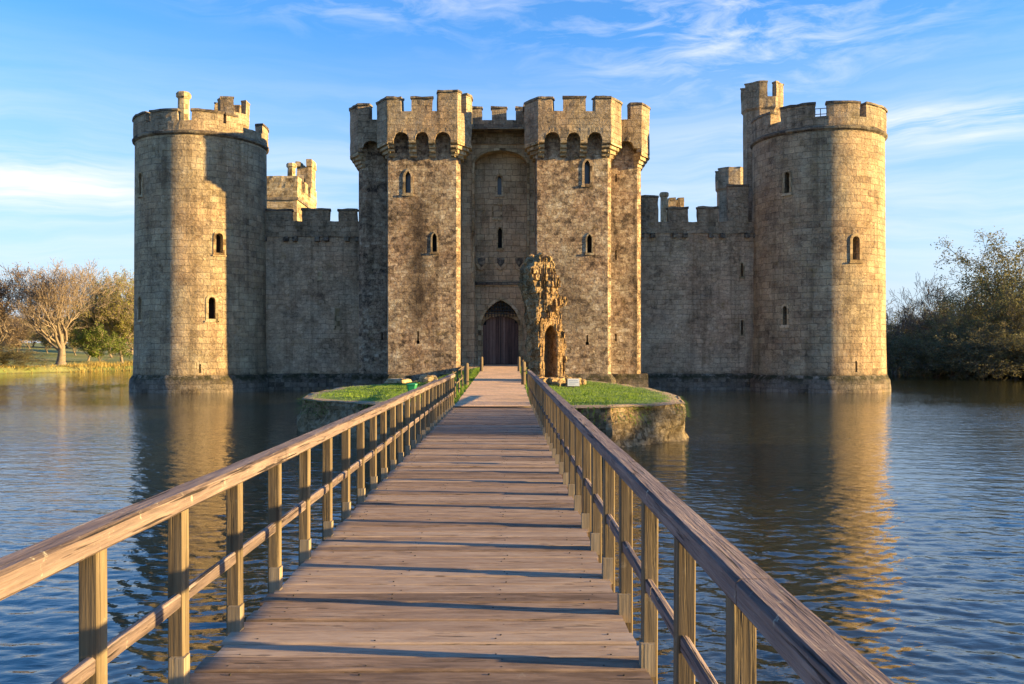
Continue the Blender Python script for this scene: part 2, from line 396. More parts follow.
def put_split(name, mb, mat, parent, n_faces=None, rgh=None):
    """one object per separate block"""
    par = list(range(len(mb.v)))
    def fd(i):
        while par[i] != i: par[i] = par[par[i]]; i = par[i]
        return i
    for f in mb.f:
        for i in f[1:]: par[fd(i)] = fd(f[0])
    groups = {}
    for f in mb.f: groups.setdefault(fd(f[0]), []).append(f)
    # blocks of one stack sit together: merge groups whose boxes touch
    G = []
    for fs in groups.values():
        ids = sorted({i for f in fs for i in f}); P = [mb.v[i] for i in ids]
        lo = [min(p[k] for p in P)-.03 for k in range(3)]; hi = [max(p[k] for p in P)+.03 for k in range(3)]
        G.append([fs, lo, hi])
    ch = True
    while ch:
        ch = False
        for i in range(len(G)):
            for j in range(i+1, len(G)):
                if all(G[i][1][k] <= G[j][2][k] and G[j][1][k] <= G[i][2][k] for k in range(3)):
                    G[i][0] += G[j][0]; G[i][1] = [min(a, b) for a, b in zip(G[i][1], G[j][1])]; G[i][2] = [max(a, b) for a, b in zip(G[i][2], G[j][2])]
                    del G[j]; ch = True; break
            if ch: break
    for fs, _, _ in G:
        m = MB(); mp = {}
        for f in fs:
            for i in f:
                if i not in mp: mp[i] = len(m.v); m.v.append(mb.v[i])
            m.f.append(tuple(mp[i] for i in f))
        put(name, m, mat, parent, clean=False, rgh=rgh)
def cut(me, cutter_mbs):
    a = bpy.data.objects.new('tmp_a', me); COL.objects.link(a); tmp = []
    for c in cutter_mbs:
        co = bpy.data.objects.new('tmp_c', c.mesh('tmp', clean=True)); COL.objects.link(co); tmp.append(co)
        md = a.modifiers.new('b', 'BOOLEAN'); md.operation = 'DIFFERENCE'; md.solver = 'EXACT'; md.object = co
    bpy.context.view_layer.update()
    dg = bpy.context.evaluated_depsgraph_get()
    out = bpy.data.meshes.new_from_object(a.evaluated_get(dg))
    for o in tmp+[a]: bpy.data.objects.remove(o)
    return out
def remesh(me, size):
    a = bpy.data.objects.new('tmp_a', me); COL.objects.link(a)
    md = a.modifiers.new('r', 'REMESH'); md.mode = 'VOXEL'; md.voxel_size = size
    bpy.context.view_layer.update()
    dg = bpy.context.evaluated_depsgraph_get()
    out = bpy.data.meshes.new_from_object(a.evaluated_get(dg)); bpy.data.objects.remove(a)
    return out

# ------------------------------------------------------------------ openings
def arch_profile(w, h, kind='round', n=7, g=0.0):
    """outline of an opening, u centred, z from 0 to h; g grows it outward"""
    hw = w/2 + g; b = -g
    if kind == 'slit': return [(-hw, b), (hw, b), (hw, h+g), (-hw, h+g)]
    if kind == 'round':
        r = hw; zc = h + g - r
        return [(-hw, b), (hw, b)] + [(r*cos(t), zc + r*sin(t)) for t in [pi*k/(2*n) for k in range(2*n+1)]]
    if kind == 'seg':
        rise = min(hw*.55, (h+g)*.5); zc = h + g - rise
        return [(-hw, b), (hw, b)] + [(hw*cos(t), zc + rise*sin(t)) for t in [pi*k/(2*n) for k in range(2*n+1)]]
    r = (.78 if kind == 'blunt' else 1.25)*w + g; cxr = r - hw; zt = sqrt(max(r*r - cxr*cxr, 1e-4)); zs = h + g - zt
    if zs < .05: zt = (h+g)*.6; zs = h+g-zt
    k0 = zt / sqrt(max(r*r-cxr*cxr, 1e-4)); tm = math.acos(max(-1, min(1, cxr/r)))
    right = [(-cxr + r*cos(t), zs + r*sin(t)*k0) for t in [tm*k/n for k in range(n+1)]]
    left = [(-u, z) for u, z in reversed(right[:-1])]
    return [(-hw, b), (hw, b)] + right + left
def window(root, cutters, org, rt, dp, w, h, kind='round', frame=.13, depth=.7, pane='dark', proud=.035, fmat='dressed', name='window'):
    """cuts a real reveal and adds a dressed surround with a dark pane set back in it"""
    org = Vector(org); rt = Vector(rt); dp = Vector(dp)
    c = MB(); c.extrude_profile(arch_profile(w, h, kind), org - dp*.4, rt, dp, depth+.4); cutters.append(c)
    f = MB()
    if frame > 0:
        f.extrude_profile(arch_profile(w, h, kind, g=frame), org - dp*proud, rt, dp, proud+.06, inner=arch_profile(w, h, kind, g=-.012))
        # projecting sill
        s0 = org - dp*(proud+.05) - Vector((0,0,frame+.05))
        f.extrude_profile([(-w/2-frame-.05, 0), (w/2+frame+.05, 0), (w/2+frame+.05, .1), (-w/2-frame-.05, .1)], s0, rt, dp, .18)
        fo = put(name, f, M[fmat], root, clean=False)
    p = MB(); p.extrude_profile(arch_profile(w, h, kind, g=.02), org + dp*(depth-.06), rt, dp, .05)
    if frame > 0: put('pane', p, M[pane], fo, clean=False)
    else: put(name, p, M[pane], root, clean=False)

def ring(cx, cy, r, n, z, a0=0):
    return [(cx + r*sin(a0+2*pi*k/n), cy - r*cos(a0+2*pi*k/n), z) for k in range(n)]
def arcpiece(mb, cx, cy, ri, ro, z0, z1, p0, p1, dz=0.0, n=None):
    """a block of a round wall between angles p0..p1 (0 faces the camera, positive to the right)"""
    n = n or max(2, int(abs(p1-p0)/R(5)))
    outer = [(cx+ro*sin(p0+(p1-p0)*k/n), cy-ro*cos(p0+(p1-p0)*k/n)) for k in range(n+1)]
    inner = [(cx+ri*sin(p0+(p1-p0)*k/n), cy-ri*cos(p0+(p1-p0)*k/n)) for k in range(n, -1, -1)]
    mb.prism(outer+inner, z0, z1)
def phi_at(px, cx, cy, r):
    """angle on the visible half of a drum that shows at picture column px"""
    t = (px-VX)/F; best = None
    th = atan2(cx, cy)
    lo, hi = -pi/2 - th + .03, pi/2 - th - .03
    for _ in range(50):
        m = (lo+hi)/2; x = cx + r*sin(m); y = cy - r*cos(m)
        if x/y < t: lo = m
        else: hi = m
    return (lo+hi)/2

# ================================================================== ROUND CORNER TOWERS
def corner_tower(cx, cy, r, zs, zsill, ztop, label, merlons, wins, plate=0):
    root = empty('corner_tower', (cx, cy, 0), label, 'castle tower')
    N = 112; cutters = []
    for (px, yt, yb, wpx, kind, pane, frame) in wins:
        ph = phi_at(px, cx, cy, r); d = cy - r*cos(ph)
        z0, z1 = PZ(yb, d), PZ(yt, d); w = wpx*d/F/max(.35, cos(ph + atan2(cx, cy)))
        w = min(w, .8)
        org = (cx + r*sin(ph), cy - r*cos(ph), z0)
        window(root, cutters, org, (cos(ph), sin(ph), 0), (-sin(ph), cos(ph), 0), w, z1-z0, kind, frame, .8, pane)
    sh = MB(); sh.loft([ring(cx, cy, r+.10, N, 1.0), ring(cx, cy, r+.03, N, 3.5), ring(cx, cy, r-.03, N, zs)])
    put('shaft', sh, M['tower'], root, (cx, cy, r), smooth=25, cutters=cutters)
    pl = MB(); pl.loft([ring(cx, cy, r+.42, N, -1.6), ring(cx, cy, r+.32, N, .75), ring(cx, cy, r+.11, N, 1.12), ring(cx, cy, r-.3, N, 1.13)])
    put('plinth', pl, M['plinth'], root, (cx, cy, r), smooth=40, rgh=(.5, .05, 1.3))
    sc = MB(); sc.loft([ring(cx, cy, r-.05, N, zs-.02), ring(cx, cy, r+.12, N, zs+.10), ring(cx, cy, r+.15, N, zs+.22), ring(cx, cy, r+.03, N, zs+.34)])
    put('string_course', sc, M['coping'], root, (cx, cy, r), smooth=30, rgh=(.5, .02, 2))
    ro, ri = r+.07, r-.45
    pp = MB()
    for k in range(24): arcpiece(pp, cx, cy, ri, ro, zs+.3, zsill, 2*pi*k/24, 2*pi*(k+1)/24)
    cp = MB()
    front = [(phi_at(a, cx, cy, r), phi_at(b, cx, cy, r), dz) for a, b, dz in merlons]
    used0, used1 = front[0][0], front[-1][1]
    back = []; a = used1 + .22
    while a + .62 < used0 + 2*pi - .1: back.append((a, a+.62, 0)); a += .86
    for p0, p1, dz in front+back:
        arcpiece(pp, cx, cy, ri, ro, zsill-.01, ztop-.12+dz, p0, p1)
        arcpiece(cp, cx, cy, ri-.05, ro+.06, ztop-.125+dz, ztop+.02+dz, p0-.012, p1+.012)
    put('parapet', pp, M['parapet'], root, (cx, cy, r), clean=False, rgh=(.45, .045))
    put_split('coping', cp, M['coping'], root, rgh=(.35, .05, 2.2))
    rf = MB(); rf.loft([ring(cx, cy, r-.4, 48, zs-.3), ring(cx, cy, r-.4, 48, zs+.35)])
    put('roof', rf, M['coping'], root)
    return root

LT = (-21.13, 63.0, 4.40); RT = (21.93, 63.0, 4.40)
lt = corner_tower(*LT, 16.85, 17.75, 18.5, 'round grey stone corner tower at the left, with a slim chimney rising above its parapet',
    [(133.9, 146.2, 0), (151, 178, 0), (192, 223, 0), (226, 237, -.05), (261.5, 268.6, -.05)],
    [(219.5, 233, 253, 7, 'round', 'dark', .16), (212, 297, 319, 7, 'round', 'dark', .16),
     (140.5, 173, 195, 3, 'round', 'dark', .1), (140, 297, 320, 3, 'round', 'dark', .1), (200, 364, 373, 1.6, 'slit', 'dark', 0)])
rt = corner_tower(*RT, 17.15, 18.05, 19.0, 'round stone corner tower at the right, sunlit down its right side, with a stair turret',
    [(753, 771.5, -.1), (781, 815, 0), (827, 859, 0), (865.5, 885.5, 0)],
    [(787, 172, 193, 5, 'round', 'dark', .14), (856, 236, 260, 7, 'round', 'dark', .18), (785, 306, 325, 4.2, 'round', 'dark', .14), (855.5, 361, 372, 1.8, 'slit', 'dark', 0)])

def octa(cx, cy, r, z, a0=pi/8): return ring(cx, cy, r, 8, z, a0)
def turret(root, cx, cy, r, z0, z1, tall, mat='parapet', nm='stair_turret', sill=1.0):
    t = MB(); t.loft([octa(cx, cy, r, z0), octa(cx, cy, r, z1-sill-.9)])
    o = put(nm, t, M[mat], root, rgh=(.7, .02))
    b = MB(); b.loft([octa(cx, cy, r-.02, z1-sill-.95), octa(cx, cy, r+.14, z1-sill-.75), octa(cx, cy, r+.14, z1-sill)])
    for it in tall:
        k, h = it[0], it[1]; f0, f1 = (it[2], it[3]) if len(it) > 2 else (0, 1)
        a0 = pi/8 + k*pi/4; ri = r-.28
        P = lambda rr, aa: Vector((cx+rr*sin(aa), cy-rr*cos(aa)))
        o0, o1, i0, i1 = P(r+.14, a0), P(r+.14, a0+pi/4), P(ri, a0), P(ri, a0+pi/4)
        pts = [tuple(o0.lerp(o1, f0)), tuple(o0.lerp(o1, f1)), tuple(i0.lerp(i1, f1)), tuple(i0.lerp(i1, f0))]
        b.prism(pts, z1-sill-.01, z1-sill+h)
        c = Vector((sum(p[0] for p in pts)/4, sum(p[1] for p in pts)/4))
        b.prism([tuple(c+(Vector(p)-c)*1.1) for p in pts], z1-sill+h, z1-sill+h+.12)
    put('parapet', b, M[mat], o, clean=False, rgh=(.4, .04))
    return o
def chimney(root, cx, cy, r, z0, z1, mat='dressed'):
    c = MB(); c.loft([octa(cx, cy, r, z0), octa(cx, cy, r*.9, z1-.45), octa(cx, cy, r*1.18, z1-.35), octa(cx, cy, r*1.2, z1-.12), octa(cx, cy, r*1.0, z1)])
    return put('chimney', c, M[mat], root, rgh=(.5, .02))
# left tower roofscape
chimney(lt, PX(183.6, 61.5), 61.5, .42, 16.9, PZ(92.5, 61.5))
turret(lt, PX(232, 65.4), 65.4, 1.1, 16.5, PZ(103, 65.4), [(7, 1.0), (6, .9, .5, 1), (5, .75), (1, .9), (3, .9)], sill=.95)
# right tower roofscape
turret(rt, PX(762, 66.0), 66.0, 1.36, 1.2, PZ(87, 66.0), [(7, 1.0, 0, .5), (6, 1.0), (0, 1.0, .1, 1), (1, 1.0), (3, 1), (4, 1)], mat='parapet', sill=1.05)
rl = MB()
for px0, px1 in ((813, 829), (857.5, 867)):
    p0, p1 = phi_at(px0, *RT), phi_at(px1, *RT)
    for z in (18.35, 18.72):
        for k in range(6):
            a = p0+(p1-p0)*k/6; b_ = p0+(p1-p0)*(k+1)/6; rr = RT[2]-.6
            rl.tube((RT[0]+rr*sin(a), RT[1]-rr*cos(a), z), (RT[0]+rr*sin(b_), RT[1]-rr*cos(b_), z), .025, .025, 6)
    for a in (p0, (p0+p1)/2, p1):
        rl.tube((RT[0]+rr*sin(a), RT[1]-rr*cos(a), 17.5), (RT[0]+rr*sin(a), RT[1]-rr*cos(a), 18.74), .025, .025, 6)
put_split('safety_rail', rl, M['iron'], rt)

# ================================================================== CURTAIN WALLS
def curtain(x0, x1, y0, th, merl, zsill, label, wins, zstr, taller=None):
    root = empty('curtain_wall', ((x0+x1)/2, y0, 0), label, 'castle wall')
    cutters = []
    for (px, yt, yb, wpx, kind, pane, frame) in wins:
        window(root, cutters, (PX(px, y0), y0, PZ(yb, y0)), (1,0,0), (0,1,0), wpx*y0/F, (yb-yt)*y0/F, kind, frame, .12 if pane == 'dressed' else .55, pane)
    w = MB(); w.box(x0, x1, y0, y0+th, 1.0, zstr)
    put('wall', w, M['curtain'], root, cutters=cutters)
    p = MB(); p.prism([(x0,y0-.4),(x1,y0-.4),(x1,y0+th),(x0,y0+th)], -1.6, .8, None)
    p.prism([(x0,y0-.38),(x1,y0-.38),(x1,y0+th),(x0,y0+th)], .8, 1.15, [(x0,y0-.02),(x1,y0-.02),(x1,y0+th),(x0,y0+th)])
    put('plinth', p, M['plinth'], root, clean=False, rgh=(.5, .07, 1.2))
    # parapet stands slightly proud above a band of weathered sockets
    pp = MB(); pp.box(x0, x1, y0-.08, y0+.42, zstr, zsill)
    cp = MB()
    for a, b, yt in merl:
        X0, X1, zt = PX(a, y0), PX(b, y0), PZ(yt, y0)
        pp.box(X0, X1, y0-.078, y0+.42, zsill-.01, zt-.14)
        cp.box(X0-.05, X1+.05, y0-.15, y0+.48, zt-.145, zt)
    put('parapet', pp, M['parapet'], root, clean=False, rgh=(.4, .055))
    put_split('coping', cp, M['coping'], root, rgh=(.3, .06, 2.4))
    cb = MB(); x = x0+.5; k = 0
    while x < x1-.3:
        if k % 3 != 2: cb.box(x, x+.32, y0-.3, y0+.02, zstr-.32, zstr-.02)
        x += .62+.35*random.random(); k += 1
    put_split('corbel', cb, M['coping'], root, rgh=(.2, .05, 3))
    return root
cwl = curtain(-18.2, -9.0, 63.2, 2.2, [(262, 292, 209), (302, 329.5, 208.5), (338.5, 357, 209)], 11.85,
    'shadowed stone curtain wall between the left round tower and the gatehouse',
    [(337.5, 309, 328, 3.6, 'slit', 'dressed', .07), (320, 272, 279, 3, 'slit', 'dressed', .05)], 10.75)  # pale stone panes imitate sunlit reveals in the two slits
cwr = curtain(9.0, 18.6, 63.2, 2.2, [(641, 658, 195.5), (668, 688, 207), (698, 718, 206.5), (728, 748, 184.5)], 11.8,
    'shadowed stone curtain wall between the gatehouse and the right round tower',
    [(742, 263, 277, 2.6, 'slit', 'dark', .06), (742, 320, 335, 2.6, 'slit', 'dark', .06)], 11.0)

# ================================================================== GATEHOUSE
GY = 58.0
gh = empty('gatehouse', (-.3, GY+2, 0), 'tall twin towered stone gatehouse with machicolated battlements above the wooden gate', 'gatehouse')
PLN = ['gate']
def poly_parapet(mb, cb, outer, th, z0, zsill, spec, closed=False):
    """outer: plan points going left to right along the front; spec: per edge list of (t0, t1, ztop)"""
    n = len(outer)
    nr = []
    for i in range(n-1):
        d = (Vector(outer[i+1])-Vector(outer[i])).normalized(); nr.append(Vector((-d.y, d.x)))
    inn = []
    for i in range(n):
        a = nr[max(0, i-1)]; b = nr[min(n-2, i)]; m = (a+b)
        m = m/ max(.3, (m.length_squared/2))
        inn.append(Vector(outer[i]) + m*th)
    out = []
    for i in range(n):
        a = nr[max(0, i-1)]; b = nr[min(n-2, i)]; m = (a+b); m = m/max(.3, m.length_squared/2); out.append(Vector(outer[i]) - m*.07)
    for i in range(n-1):
        A, B = Vector(outer[i]), Vector(outer[i+1]); Ai, Bi = inn[i], inn[i+1]
        mb.prism([tuple(A), tuple(B), tuple(Bi), tuple(Ai)], z0, zsill)
        for t0, t1, zt in spec[i]:
            q = [A.lerp(B, t0), A.lerp(B, t1), Ai.lerp(Bi, t1), Ai.lerp(Bi, t0)]
            mb.prism([tuple(p) for p in q], zsill-.01, zt-.13)
            Ao, Bo = out[i], out[i+1]; e = .05/(B-A).length
            s0 = t0-e if t0 > .02 else t0; s1 = t1+e if t1 < .98 else t1
            q = [Ao.lerp(Bo, s0), Ao.lerp(Bo, s1), (Ai+nr[i]*.06).lerp(Bi+nr[i]*.06, s1), (Ai+nr[i]*.06).lerp(Bi+nr[i]*.06, s0)]
            cb.prism([tuple(p) for p in q], zt-.135, zt)
def corbel(mb, x, y, w, ztop, proj, ang=0, h=.9, steps=4):
    """stack of rounded corbel stones stepping out from the wall face (y) towards -n"""
    nx, ny = sin(ang), -cos(ang); tx, ty = cos(ang), sin(ang)
    for k in range(steps):
        p = proj*(k+1)/steps; z0 = ztop - h + h*k/steps; z1 = z0 + h/steps - .02
        q = [(-w/2, -p), (w/2, -p), (w/2, .25), (-w/2, .25)]
        q0 = [(-w/2, -p+.09), (w/2, -p+.09), (w/2, .25), (-w/2, .25)]
        tr = lambda P: [(x + u*tx - v*nx, y + u*ty - v*ny) for u, v in P]
        mb.prism(tr(q0), z0, z0+.07, tr(q)); mb.prism(tr(q), z0+.07, z1)
def arcade(mb, xs, y0, y1, z0, z1):
    """wall strip z0..z1 from xs[0][0] to xs[-1][1] pierced by segmental arches given in xs[1:-1]"""
    X0, X1, holes = xs
    cur = X0
    for a, b in holes:
        mb.box(cur, a, y0, y1, z0, z1)
        n = 8; c = (a+b)/2; hw = (b-a)/2; rise = min(.42, hw*.9)
        zc = z1 - .28 - rise
        for k in range(n):
            u0 = a+(b-a)*k/n; u1 = a+(b-a)*(k+1)/n
            zz0 = zc + rise*sqrt(max(0, 1-((u0-c)/hw)**2)); zz1 = zc + rise*sqrt(max(0, 1-((u1-c)/hw)**2))
            v = [(u0,y0,zz0),(u1,y0,zz1),(u1,y0,z1),(u0,y0,z1)]; w = [(p[0], y1, p[2]) for p in v]
            mb.loft([w, v])
        cur = b
    mb.box(cur, X1, y0, y1, z0, z1)

ZP0, ZSILL, ZTOP = 16.92, 17.98, 18.9
def gate_tower(xl, xr, pxholes, spec, wins, hi=0.0):
    cutters = []
    ch = .24
    for (px, yt, yb, wpx, kind, pane, frame) in wins:
        window(gh, cutters, (PX(px, GY), GY, PZ(yb, GY)), (1,0,0), (0,1,0), wpx*GY/F, (yb-yt)*GY/F, kind, frame, .6, pane)
    s = MB(); s.prism([(xl+.07, GY), (xr-ch, GY), (xr, GY+ch), (xr, GY+6), (xl, GY+6), (xl, GY+.07)], 1.2, 17.5)
    put('tower_shaft', s, M['gate'], gh, cutters=cutters)
    p = MB(); p.prism([(xl+ch-.25, GY-.4), (xr-ch+.25, GY-.4), (xr+.3, GY+ch-.2), (xr+.3, GY+6), (xl-.3, GY+6), (xl-.3, GY+ch-.2)], -1.6, .9,
                      [(xl+ch-.2, GY-.33), (xr-ch+.2, GY-.33), (xr+.25, GY+ch-.2), (xr+.25, GY+6), (xl-.25, GY+6), (xl-.25, GY+ch-.2)])
    p.prism([(xl+ch-.2, GY-.32), (xr-ch+.2, GY-.32), (xr+.24, GY+ch-.2), (xr+.24, GY+6), (xl-.24, GY+6), (xl-.24, GY+ch-.2)], .9, 1.25,
            [(xl+ch, GY-.02), (xr-ch, GY-.02), (xr+.02, GY+ch), (xr+.02, GY+6), (xl-.02, GY+6), (xl-.02, GY+ch)])
    put('plinth', p, M['plinth'], gh, clean=False, rgh=(.5, .06, 1.2))
    # machicolated head
    pj = .8; fy = GY-pj; A = xl+.12; B = xr-.12
    outer = [(xl-.72, GY+4.2), (xl-.72, GY+.55), (A, fy), (B, fy), (xr+.72, GY+.55), (xr+.72, GY+4.2)]
    pp = MB(); cp = MB()
    poly_parapet(pp, cp, outer, .45, ZP0, ZSILL, spec)
    arcade(pp, (A, B, [(PX(a, fy), PX(b, fy)) for a, b in pxholes]), fy+.002, fy+.36, 16.14, ZP0+.01)
    # angled cheeks under the corners
    for (P, Q) in ((outer[1], outer[2]), (outer[3], outer[4])):
        P = Vector(P); Q = Vector(Q); d = (Q-P).normalized(); nn = Vector((-d.y, d.x))*.34
        pp.prism([tuple(P), tuple(Q), tuple(Q+nn), tuple(P+nn)], 16.14, ZP0+.005)
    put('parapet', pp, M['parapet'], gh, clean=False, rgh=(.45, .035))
    put_split('coping', cp, M['coping'], gh, rgh=(.3, .05, 2.3))
    cb = MB()
    hs = [(PX(a, fy), PX(b, fy)) for a, b in pxholes]
    piers = [(A, hs[0][0])]+[(hs[i][1], hs[i+1][0]) for i in range(len(hs)-1)]+[(hs[-1][1], B)]
    for a, b in piers: corbel(cb, (a+b)/2, GY, max(.3, b-a), 16.16, pj, 0, .95)
    put_split('corbel', cb, M['dressed'], gh, rgh=(.3, .03, 2.5))
    cc = MB()
    for k in range(4):
        f = (k+1)/4; z0 = 15.2+.95*k/4
        def lerp(a, b): return (a[0]+(b[0]-a[0])*f, a[1]+(b[1]-a[1])*f)
        cc.prism([lerp((xl, GY+1.6), (xl-.72, GY+1.6)), lerp((xl, GY+.4), outer[1]), lerp((xl+.4, GY), outer[2]), (A+.3, GY+.1), (xl+.5, GY+1.6)], z0, z0+.225)
        cc.prism([(xr-.5, GY+1.6), (B-.3, GY+.1), lerp((xr-.4, GY), outer[3]), lerp((xr, GY+.4), outer[4]), lerp((xr, GY+1.6), (xr+.72, GY+1.6))], z0, z0+.225)
    put_split('corbel', cc, M['dressed'], gh, rgh=(.3, .03, 2.5))

XL0, XL1 = PX(387, GY), PX(460, GY); XR0, XR1 = PX(536, GY), PX(611.5, GY)
gate_tower(XL0, XL1, [(393.5, 408.5), (415.5, 428.5), (435, 450.5)],
    [[(0, .35, ZTOP), (.6, 1, ZTOP)], [(0, 1, ZTOP)], [(0, .19, ZTOP), (.34, .645, ZTOP), (.725, 1, 19.32)], [(0, .25, 19.32), (.62, 1, 19.36)], [(0, .28, 19.36), (.5, .85, 18.9)]],
    [(408, 171, 193, 6, 'pointed', 'glass', .14), (434.5, 233, 252, 5, 'pointed', 'dark', 0.08), (418, 331, 341, 1.6, 'slit', 'dark', 0), (418, 340.2, 344, 3.2, 'round', 'dark', 0)])
gate_tower(XR0, XR1, [(544.5, 560.5), (567, 580.5), (587.5, 602.5)],
    [[(.5, .85, ZTOP)], [(0, 1, ZTOP)], [(0, .19, ZTOP), (.34, .65, ZTOP+.05), (.785, 1, ZTOP+.05)], [(0, 1, ZTOP)], [(0, .15, ZTOP), (.35, .6, ZTOP)]],
    [(587.3, 160, 184, 6, 'pointed', 'glass', .14), (589.5, 234, 253, 5, 'pointed', 'dark', .08), (587.3, 335, 342, 1.6, 'slit', 'dark', 0), (587.3, 341.5, 345, 3.2, 'round', 'dark', 0)])

# outer flanks, set back beside each gate tower
def flank(side, xin, xout, hole, spec, wins, mat):
    y = 60.0; cutters = []
    for (px, yt, yb, wpx, kind, pane, frame) in wins:
        window(gh, cutters, (PX(px, y), y, PZ(yb, y)), (1,0,0), (0,1,0), wpx*y/F, (yb-yt)*y/F, kind, frame, .6, pane)
    s = MB(); ch = .3
    if side < 0: pts = [(xout+ch, y), (xin, y), (xin, y+9), (xout, y+9), (xout, y+ch)]
    else: pts = [(xin, y), (xout-ch, y), (xout, y+ch), (xout, y+9), (xin, y+9)]
    s.prism(pts, 1.2, 17.5)
    put('flank_wall', s, M[mat], gh, cutters=cutters)
    p = MB(); lo, hi = min(xin, xout), max(xin, xout)
    p.prism([(lo-(.35 if side < 0 else 0), y-.4), (hi+(.35 if side > 0 else 0), y-.4), (hi+(.35 if side > 0 else 0), y+9), (lo-(.35 if side < 0 else 0), y+9)], -1.6, 1.2)
    put('plinth', p, M['plinth'], gh, clean=False, rgh=(.5, .09, 1.1))
    pp = MB(); cp = MB(); fy = y-.7
    xo = xout + side*.62; z1, z2, z3 = 16.85, 18.0, 19.0
    if side < 0: outer = [(xo, y+8), (xo, y+.5), (xout+.1, fy), (xin-.35, fy)]
    else: outer = [(xin+.35, fy), (xout-.1, fy), (xo, y+.5), (xo, y+8)]
    poly_parapet(pp, cp, outer, .45, z1, z2, spec)
    A, B = (outer[2][0], outer[3][0]) if side < 0 else (outer[0][0], outer[1][0])
    arcade(pp, (A, B, [(PX(hole[0], fy), PX(hole[1], fy))]), fy+.002, fy+.36, 16.1, z1+.01)
    P, Q = (Vector(outer[1]), Vector(outer[2])) if side < 0 else (Vector(outer[1]), Vector(outer[2]))
    d = (Q-P).normalized(); nn = Vector((-d.y, d.x))*.34
    pp.prism([tuple(P), tuple(Q), tuple(Q+nn), tuple(P+nn)], 15.86, z1+.005)
    put('parapet', pp, M['parapet'], gh, clean=False, rgh=(.45, .035))
    put_split('coping', cp, M['coping'], gh, rgh=(.3, .05, 2.3))
    cc = MB()
    for k in range(4):
        f = (k+1)/4; z0 = 14.95+.92*k/4
        o1 = (xout, y+.35); o2 = (xout-side*.35, y); w1, w2 = (xo, y+.5), (xout-side*.1, fy)
        l = lambda a, b: (a[0]+(b[0]-a[0])*f, a[1]+(b[1]-a[1])*f)
        q = [l((xout, y+1.8), (xo, y+1.8)), l(o1, w1), l(o2, w2), (xout-side*.6, y+.1), (xout-side*.5, y+1.8)]
        if side > 0: q = q[::-1]
        cc.prism(q, z0, z0+.22)
    put_split('corbel', cc, M['dressed'], gh, rgh=(.3, .03, 2.5))
flank(-1, XL0+.01, PX(358, 60), (363, 379), [[(.05, .12, 19.05), (.2, .3, 19.05), (.92, 1, 19.05)], [(0, 1, 19.05)], [(0, .42, 19.05), (.78, 1, 19.0)]],
    [(382, 332, 340, 1.5, 'slit', 'dark', 0)], 'gate')
flank(1, XR1-.01, PX(641.5, 60), (618, 634), [[(0, .22, 19.05), (.60, 1, 19.1)], [(0, 1, 19.1)], [(0, .08, 19.1), (.2, .3, 19.05)]],
    [(616, 174, 182, 1.5, 'slit', 'dark', 0), (616, 250, 260, 1.5, 'slit', 'dark', 0), (616, 334, 341, 1.6, 'slit', 'dark', 0)], 'gate')

# gate passage block: outer arch, recessed wall, door
YA, YB = 60.4, 61.35
GX = -.22
body = MB()
body.box(XL1-.05, XR0+.05, YA, YA+9, -1.5, 17.3)
xa0, xa1 = PX(474.5, YA), PX(527, YA); za = PZ(150.5, YA)
cA = MB(); cA.extrude_profile(arch_profile(xa1-xa0, za-1.3, 'seg', 12), ((xa0+xa1)/2, YA-.5, 1.3), (1,0,0), (0,1,0), YB-YA+.5)
cb2 = []
dw = PX(520.5, YB)-PX(481, YB); dx = (PX(520.5, YB)+PX(481, YB))/2
cD = MB(); cD.extrude_profile(arch_profile(dw, PZ(300, YB)-1.5, 'blunt', 12), (dx, YB-.2, 1.5), (1,0,0), (0,1,0), 2.3)
cutA = [cA, cD]
window(gh, cutA, (PX(499.5, YB), YB, PZ(195, YB)), (1,0,0), (0,1,0), .30, 20*YB/F, 'pointed', .12, .5, 'glass')
window(gh, cutA, (PX(500, YB), YB, PZ(248, YB)), (1,0,0), (0,1,0), .30, 21*YB/F, 'pointed', .08, .5, 'dark')
put('gate_wall', body, M['gate_in'], gh, cutters=cutA)
# hood mould round the big arch
hm = MB(); wA = xa1-xa0
hm.extrude_profile(arch_profile(wA, za-7.4, 'seg', 12, g=.16), ((xa0+xa1)/2, YA-.07, 7.4), (1,0,0), (0,1,0), .12, inner=arch_profile(wA, za-7.4, 'seg', 12, g=.0))
hm2 = MB(); hm2.v = hm.v; hm2.f = [f for f in hm.f if max(hm.v[i][2] for i in f) > 13.2]
put('hood_mould', hm2, M['dressed'], gh, clean=False)
# parapet between the towers
pc = MB(); cc = MB()
pc.box(XL1+.6, XR0-.6, YA-.12, YA+.35, 16.6, PZ(120.5, YA))
for a, b in ((471.5, 482), (491.8, 506.6), (515.8, 528)):
    pc.box(PX(a, YA), PX(b, YA), YA-.12, YA+.35, PZ(120.5, YA)-.01, PZ(107, YA)-.12)
    cc.box(PX(a, YA)-.05, PX(b, YA)+.05, YA-.18, YA+.40, PZ(107, YA)-.125, PZ(107, YA))
put('parapet', pc, M['parapet'], gh, clean=False, rgh=(.4, .04)); put_split('coping', cc, M['coping'], gh, rgh=(.3, .05, 2.3))
